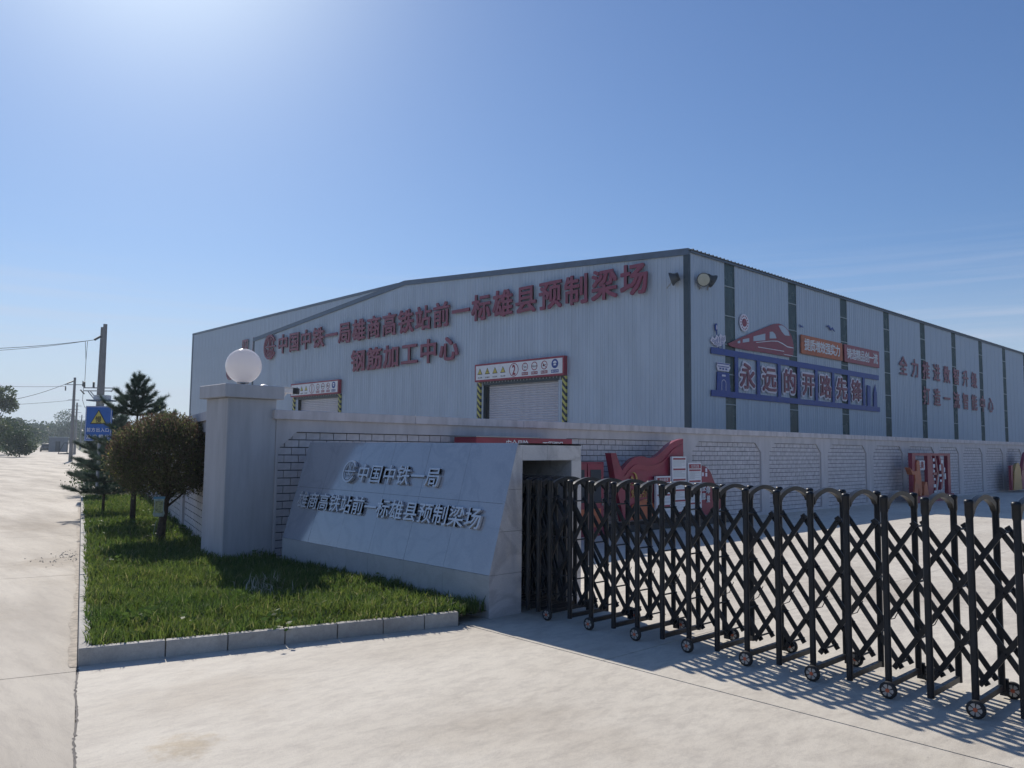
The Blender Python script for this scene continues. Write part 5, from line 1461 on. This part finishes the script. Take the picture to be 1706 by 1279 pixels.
# ================================================================== POLES, WIRES
def at(px, py, D):
    c = Vector(((px - 853) / 1323.44, -(py - 639.5) / 1323.44, -1)) * D
    return cam.matrix_world @ c
def insulator(a, b, par):
    a, b = Vector(a), Vector(b); n = 7; mb = MB(); pts, rads = [], []
    for k in range(n * 2 + 1):
        pts.append(a.lerp(b, k / (n * 2))); rads.append(.075 if k % 2 else .03)
    MB().tube(pts, rads, 8).build('insulator', M['lamphouse'], par)
P1 = Vector((12.95, 45.3, 0)); fw1 = fw; rt1 = rt
up1 = empty('utility_pole', P1, label='nearest tall concrete double utility pole with crossarm and transformer box', cat='utility pole')
MB().tube([P1, P1 + Vector((0, 0, 7.95))], [.17, .10], 12).build('pole', M['pole'], up1, smooth=True)
P1b = P1 - rt1 * .13 + (P1 - Vector((0, 0, 0))).normalized() * .9
MB().tube([P1b, P1b + Vector((0, 0, 7.9))], [.17, .10], 12).build('pole', M['pole'], up1, smooth=True)
za = 4.55
MB().bar(P1 - rt1 * .98 + Vector((0, 0, za)), P1 + rt1 * .68 + Vector((0, 0, za)), .05, .05).build('crossarm', M['galv'], up1)
MB().bar(P1 - rt1 * .98 + fw1 * 0 + Vector((0, 0, za - .16)), P1 + rt1 * .55 + Vector((0, 0, za - .16)), .05, .05).build('crossarm', M['galv'], up1)
MB().bar(P1 + rt1 * .66 + Vector((0, 0, za)), P1 + rt1 * .48 + Vector((0, 0, za - .2)), .04).build('brace', M['galv'], up1)
for q in (-.75, -.62): MB().bar(P1 + rt1 * q + Vector((0, 0, za - .16)), P1 + rt1 * (q + .38) + Vector((0, 0, za - .62)), .04).build('brace', M['galv'], up1)
for q in (-.95, -.45): insulator(P1 + rt1 * q + Vector((0, 0, za + .02)), P1 + rt1 * q + Vector((0, 0, za + .32)), up1)
insulator(P1 - rt1 * .2 + Vector((0, 0, 7.3)), P1 - rt1 * .55 + Vector((0, 0, 7.1)), up1)
P2 = at(121, 700, 72); P2.z = 0
up2 = empty('utility_pole', P2, label='second utility pole farther along the road with short crossarms', cat='utility pole')
MB().tube([P2, P2 + Vector((0, 0, 7.6))], [.17, .1], 10).build('pole', M['pole'], up2, smooth=True)
for z, l in ((6.95, .85), (5.55, .5), (4.7, .45), (3.9, .4)):
    MB().bar(P2 - rt1 * l + Vector((0, 0, z)), P2 + rt1 * l + Vector((0, 0, z)), .06).build('crossarm', M['galv'], up2)
for q in (-.8, .75): insulator(P2 + rt1 * q + Vector((0, 0, 6.8)), P2 + rt1 * q + Vector((0, 0, 6.4 if q < 0 else 7.3)), up2)
insulator(P2 - rt1 * .05 + Vector((0, 0, 7.3)), P2 - rt1 * .7 + Vector((0, 0, 7.05)), up2)
insulator(P2 + rt1 * .55 + Vector((0, 0, 6.5)), P2 + rt1 * .95 + Vector((0, 0, 6.1)), up2)
for k, (D, h, lab) in enumerate(((120, 7.8, 'third utility pole beyond the second, partly behind it'), (190, 8.5, 'small distant utility pole behind the roadside pines'))):
    Pn = at(127 + 9 * k, 700, D); Pn.z = 0
    u_ = empty('utility_pole', Pn, label=lab, cat='utility pole')
    MB().tube([Pn, Pn + Vector((0, 0, h))], [.2, .12], 8).build('pole', M['pole'], u_, smooth=True)
    for z in (h - .5, h - 1.5): MB().bar(Pn - rt1 * .7 + Vector((0, 0, z)), Pn + rt1 * .7 + Vector((0, 0, z)), .07).build('crossarm', M['galv'], u_)
def wire(a, b, sag, r, label):
    pts = []
    for k in range(25):
        t = k / 24; p = Vector(a).lerp(Vector(b), t); p.z -= sag * 4 * t * (1 - t); pts.append(p)
    o = MB().tube(pts, r, 5).build('power_line', M['wire'], None, smooth=True, label=label, cat='cable', group='overhead power lines')
a1 = P1 - rt1 * .55 + Vector((0, 0, 7.1))
wire(a1, at(-260, 575, 40), .35, .014, 'upper overhead wire running left from the top of the nearest pole')
wire(a1 - rt1 * .15 + Vector((0, 0, -.02)), at(-260, 582, 37), .35, .011, 'overhead wire just under the top one from the nearest pole')
wire(P2 - rt1 * .7 + Vector((0, 0, 7.05)), at(-300, 640, 52), 1.7, .02, 'sagging overhead wire leaving the top of the second pole')
wire(P2 - rt1 * .8 + Vector((0, 0, 6.8)), at(-300, 612, 60), .5, .014, 'thin overhead wire crossing high above the roadside trees')
wire(P2 - rt1 * .5 + Vector((0, 0, 5.5)), at(-300, 668, 60), .45, .014, 'lowest overhead wire on the second pole')
for q, lab in ((-.9, 'dropper cable hanging down to the crossarm of the nearest pole'), (-1.02, 'slanting dropper cable beside the nearest pole')):
    MB().tube([P1 + rt1 * (q * 1.0) + Vector((0, 0, 7.02)), P1 + rt1 * -.93 + Vector((0, 0, 6)), P1 + rt1 * -.93 + Vector((0, 0, za + .3))], .012, 5).build('dropper_cable', M['wire'], up1)
MB().tube([P1 - rt1 * .98 + Vector((0, 0, za)), P1 - rt1 * 1.0 + Vector((0, 0, 3.9)), P1 - rt1 * .85 + Vector((0, 0, 3.5)), P1 - rt1 * .3 + Vector((0, 0, 3.3))], .012, 5).build('dropper_cable', M['wire'], up1, smooth=True)

# ================================================================== FAR SIDE OF THE ROAD
M['far_leaf'] = leafmat('far_foliage', [(0, (.02, .045, .016)), (.5, (.04, .08, .028)), (1, (.085, .13, .045))], trans=.25)
M['near_leaf'] = leafmat('poplar_foliage', [(0, (.035, .06, .02)), (.5, (.07, .11, .03)), (1, (.14, .17, .05))], trans=.35)
def broad_tree(base, H_, rad, label, n_=2600, leaf=.3, mat=None, seed=0, lobes=9, group='trees across the road'):
    rg = np.random.default_rng(seed); b = Vector(base)
    t = empty('broadleaf_tree', base, label=label, cat='tree', group=group)
    mb = MB(); mb.tube([b, b + Vector((rad * .05, 0, H_ * .45)), b + Vector((-rad * .03, 0, H_ * .85))], [H_ * .022, H_ * .015, H_ * .004], 7)
    cs = []
    for k in range(lobes):
        a = rg.uniform(0, 6.28); z = rg.uniform(.28, .92); rr = rad * .62 * math.sqrt(max(.05, 1 - ((z - .5) / .52) ** 2)) * rg.uniform(.5, 1.1)
        c = b + Vector((math.cos(a) * rr, math.sin(a) * rr, H_ * z)); cs.append((c, rad * rg.uniform(.3, .48)))
        mb.tube([b + Vector((0, 0, H_ * z * .55)), c], [H_ * .007, .01], 5, cap=False)
    mb.build('trunk', M['bark'], t, smooth=True)
    P, O = [], []
    for c, r_ in cs:
        m_ = n_ // lobes; dd_ = rg.normal(size=(m_, 3)); dd_ /= np.linalg.norm(dd_, axis=1)[:, None]
        P.append(np.array(c[:]) + dd_ * (r_ * rg.uniform(.35, 1.08, m_) ** .6)[:, None] * np.array([1, 1, .9])); O.append(dd_)
    P = np.concatenate(P); O = np.concatenate(O)
    leaves(P, O, leaf, leaf * .33, mat or M['far_leaf'], 'crown', t, up=.3)
bt_ = at(-10, 720, 105); bt_.z = 0
broad_tree(bt_, 9.8, 2.8, 'tall loose tree at the left edge across the road', n_=9000, leaf=.32, mat=M['near_leaf'], seed=2, lobes=15)
specs = [(34, 92, 3.4, 2.3), (18, 110, 4.6, 3.2), (52, 200, 5.6, 4.5), (68, 260, 7.5, 5.5), (86, 300, 8.2, 5.5), (97, 300, 8.0, 5), (112, 260, 12.0, 5.5), (128, 280, 9.5, 5.5), (44, 250, 6.2, 5.0), (146, 240, 7.5, 5), (0, 150, 6.0, 4.5), (30, 170, 6.2, 4.2), (160, 230, 6.5, 5), (178, 230, 6.2, 5), (196, 210, 5.8, 5)]
words_ = ['low bushy tree nearest the road verge on the left', 'rounded tree just right of the tall left-edge tree', 'hazy tree behind the green verge', 'distant tree above the far end of the road', 'distant tree over the grey container', 'distant tree just right of the road end', 'tallest distant tree, beside the second utility pole', 'distant tree right of the second utility pole', 'distant tree between verge and road end', 'distant tree behind the blue warning sign', 'tree low at the left picture edge', 'tree behind the low bushy verge tree', 'distant tree seen past the warning sign post', 'distant tree left of the tall pine', 'distant tree behind the round shrub']
for i, ((px, D, h, r_), lb) in enumerate(zip(specs, words_)):
    p = at(px, 730, D); p.z = 0
    broad_tree(p, h, r_, lb, n_=3200, leaf=.45 if D > 150 else .28, seed=20 + i, lobes=8)
# continuous hedge belt far away
rowp = []
for k in range(70):
    px = -60 + 290 * k / 69; D = 330 + 60 * math.sin(k * .7)
    q = at(px, 735, D); rowp.append((q.x, q.y, 0, 9))
cover('far_woods', rowp, 24000, 7.4, 1.0, M['far_leaf'])
for k in range(14):
    pass
vp = []
for k in range(40):
    t = k / 39; c = road_pt(60 + 330 * t, -14.5 - 2 * t); vp.append((c.x, c.y, max(0, (t - .4)) * 4.5, 2.2))
tp2 = []
for k in range(60):
    t = k / 59; c = road_pt(150 + 300 * t, -21 - 5 * math.sin(k * 1.9)); tp2.append((c.x, c.y, 0, 6))
cover('roadside_thicket', tp2, 26000, 4.4, .55, M['near_leaf'])
cover('verge_shrubs', vp, 9000, .9, .35, M['near_leaf'])
# field edge strip left of road
E = [road_pt(s_, -13.3 if s_ < 160 else -10) for s_ in (-9, 30, 60, 100, 150)]

# grey container hut, dark car, trestle
cb = at(96, 748, 150); cb.z = 0
ct = empty('container_hut', cb, label='grey flat-roofed container hut beside the far road', cat='hut')
cR = lambda dx, dy, z: cb + RN * dx + RD * dy + Vector((0, 0, z))
def obox(name, dx0, dx1, dy0, dy1, z0, z1, mat, par):
    vs = [cR(a, b_, c_) for a in (dx0, dx1) for b_ in (dy0, dy1) for c_ in (z0, z1)]
    return MB().add(vs, [(0, 1, 3, 2), (4, 6, 7, 5), (0, 4, 5, 1), (2, 3, 7, 6), (0, 2, 6, 4), (1, 5, 7, 3)]).build(name, mat, par)
M['hut'] = paint('hut_grey', (.16, .18, .21), .7, vary=.1)
obox('body', -1.5, 1.6, 0, 8, 0, 2.75, M['hut'], ct); obox('roof', -1.6, 1.75, -.1, 8.1, 2.752, 2.87, M['rail'], ct)
obox('door', -.4, .4, -.03, -.001, .05, 2.0, M['dark'], ct)
# car
cp = at(76, 746, 150); cp.z = 0
cr_ = empty('parked_car', cp, label='dark car parked in front of the grey hut on the far road', cat='car')
cR2 = lambda dx, dy, z: cp + RN * dx + RD * dy + Vector((0, 0, z))
def loft(name, secs, mat, par):
    vs = []; n_ = len(secs[0])
    for s_ in secs: vs += [cR2(*q) for q in s_]
    fs = [(i * n_ + k, i * n_ + (k + 1) % n_, (i + 1) * n_ + (k + 1) % n_, (i + 1) * n_ + k) for i in range(len(secs) - 1) for k in range(n_)] + [tuple(range(n_))[::-1], tuple(range((len(secs) - 1) * n_, len(secs) * n_))]
    return MB().add(vs, fs).build(name, mat, par)
def sec(y, w, z0, z1): return [(-w, y, z0), (w, y, z0), (w * .97, y, z1), (-w * .97, y, z1)]
M['carpaint'] = paint('car_paint', (.03, .035, .045), .25, coat=.5)
loft('body', [sec(0, .78, .35, .75), sec(.25, .88, .25, .95), sec(1.3, .9, .22, 1.0), (sec(3.4, .9, .22, 1.02)), sec(4.3, .86, .25, .9), sec(4.5, .78, .35, .7)], M['carpaint'], cr_)
loft('cabin', [sec(.5, .78, .97, .99), sec(1.1, .70, .98, 1.5), sec(2.6, .70, .99, 1.52), sec(3.3, .76, .99, 1.03)], M['dark'], cr_)
for dx in (-.62, .62):
    MB().box(0, 0, 0, .001, .001, .001)
    vs = [cR2(dx + a, -.01, z) for a in (-.12, .12) for z in (.68, .8)]
    MB().add(vs + [v - RD * .02 for v in vs], [(0, 1, 3, 2), (4, 6, 7, 5), (0, 2, 6, 4), (1, 5, 7, 3), (0, 4, 5, 1), (2, 3, 7, 6)]).build('headlight', M['lens'], cr_)
for dx in (-.86, .86):
    for dy in (.85, 3.5):
        MB().tube([cR2(dx - .09, dy, .31), cR2(dx + .09, dy, .31)], .31, 16).build('wheel', M['rubber'], cr_)
# dark A-frame barrier
bp = at(104, 756, 120); bp.z = 0
bf = empty('roadside_barrier', bp, label='small dark leaning frame with a thin flag post at the road edge', cat='barrier')
for sgn in (-.6, .6):
    MB().bar(bp + RN * sgn + Vector((0, 0, 0)), bp + RN * (.35 * sgn + .35) + Vector((0, 0, 1.7)), .1).build('leg', M['dark'], bf)
MB().bar(bp + RN * -.5, bp + RN * 1.0 + Vector((0, 0, .1)), .3, .25).build('base', M['dark'], bf)
MB().bar(bp + RN * .1 + Vector((0, 0, 1.7)), bp + RN * 1.0 + Vector((0, 0, 1.7)), .12).build('top_bar', M['dark'], bf)
MB().tube([bp + RN * .9, bp + RN * .92 + Vector((0, 0, 3.3))], .06, 8).build('post', M['dark'], bf)
# manhole mark and debris on the road
def sheet(name, pts, mat, z, **k): return MB().add([(p.x, p.y, z) for p in pts], [tuple(range(len(pts)))]).build(name, mat, None, **k)
mh = [at(18, 831, 1) for _ in range(1)]
def gpt(px, py, z=0):
    c = at(px, py, 1) - EYE; t = (z - 1.6) / c.z; return EYE + c * t

# litter of small stones at the kerb
mb = MB(); rs_ = random.Random(4)
for k in range(90):
    c = road_pt(6.3 + rs_.gauss(0, .35), -.03 - abs(rs_.gauss(0, .22))); r_ = rs_.uniform(.004, .013)
    mb.lathe([(r_ * .6, 0), (r_, r_ * .4), (r_ * .5, r_ * .8)], (c.x, c.y, .0), 6)
mb.build('gravel', M['pole'], None, kind='stuff')

# ================================================================== AIR
hz_m = bpy.data.materials.new('haze'); hz_m.use_nodes = True
hn, hl = hz_m.node_tree.nodes, hz_m.node_tree.links
hn.clear()
ho = hn.new('ShaderNodeOutputMaterial'); hv = hn.new('ShaderNodeVolumePrincipled')
hv.inputs['Density'].default_value = 0.0006
hv.inputs['Color'].default_value = (0.74, 0.87, 1.0, 1)
hv.inputs['Anisotropy'].default_value = 0.25
hl.new(hv.outputs[0], ho.inputs['Volume'])
MB().box(-1400, -1400, -1.5, 1400, 1400, 16.6).build('haze', hz_m, kind='stuff')
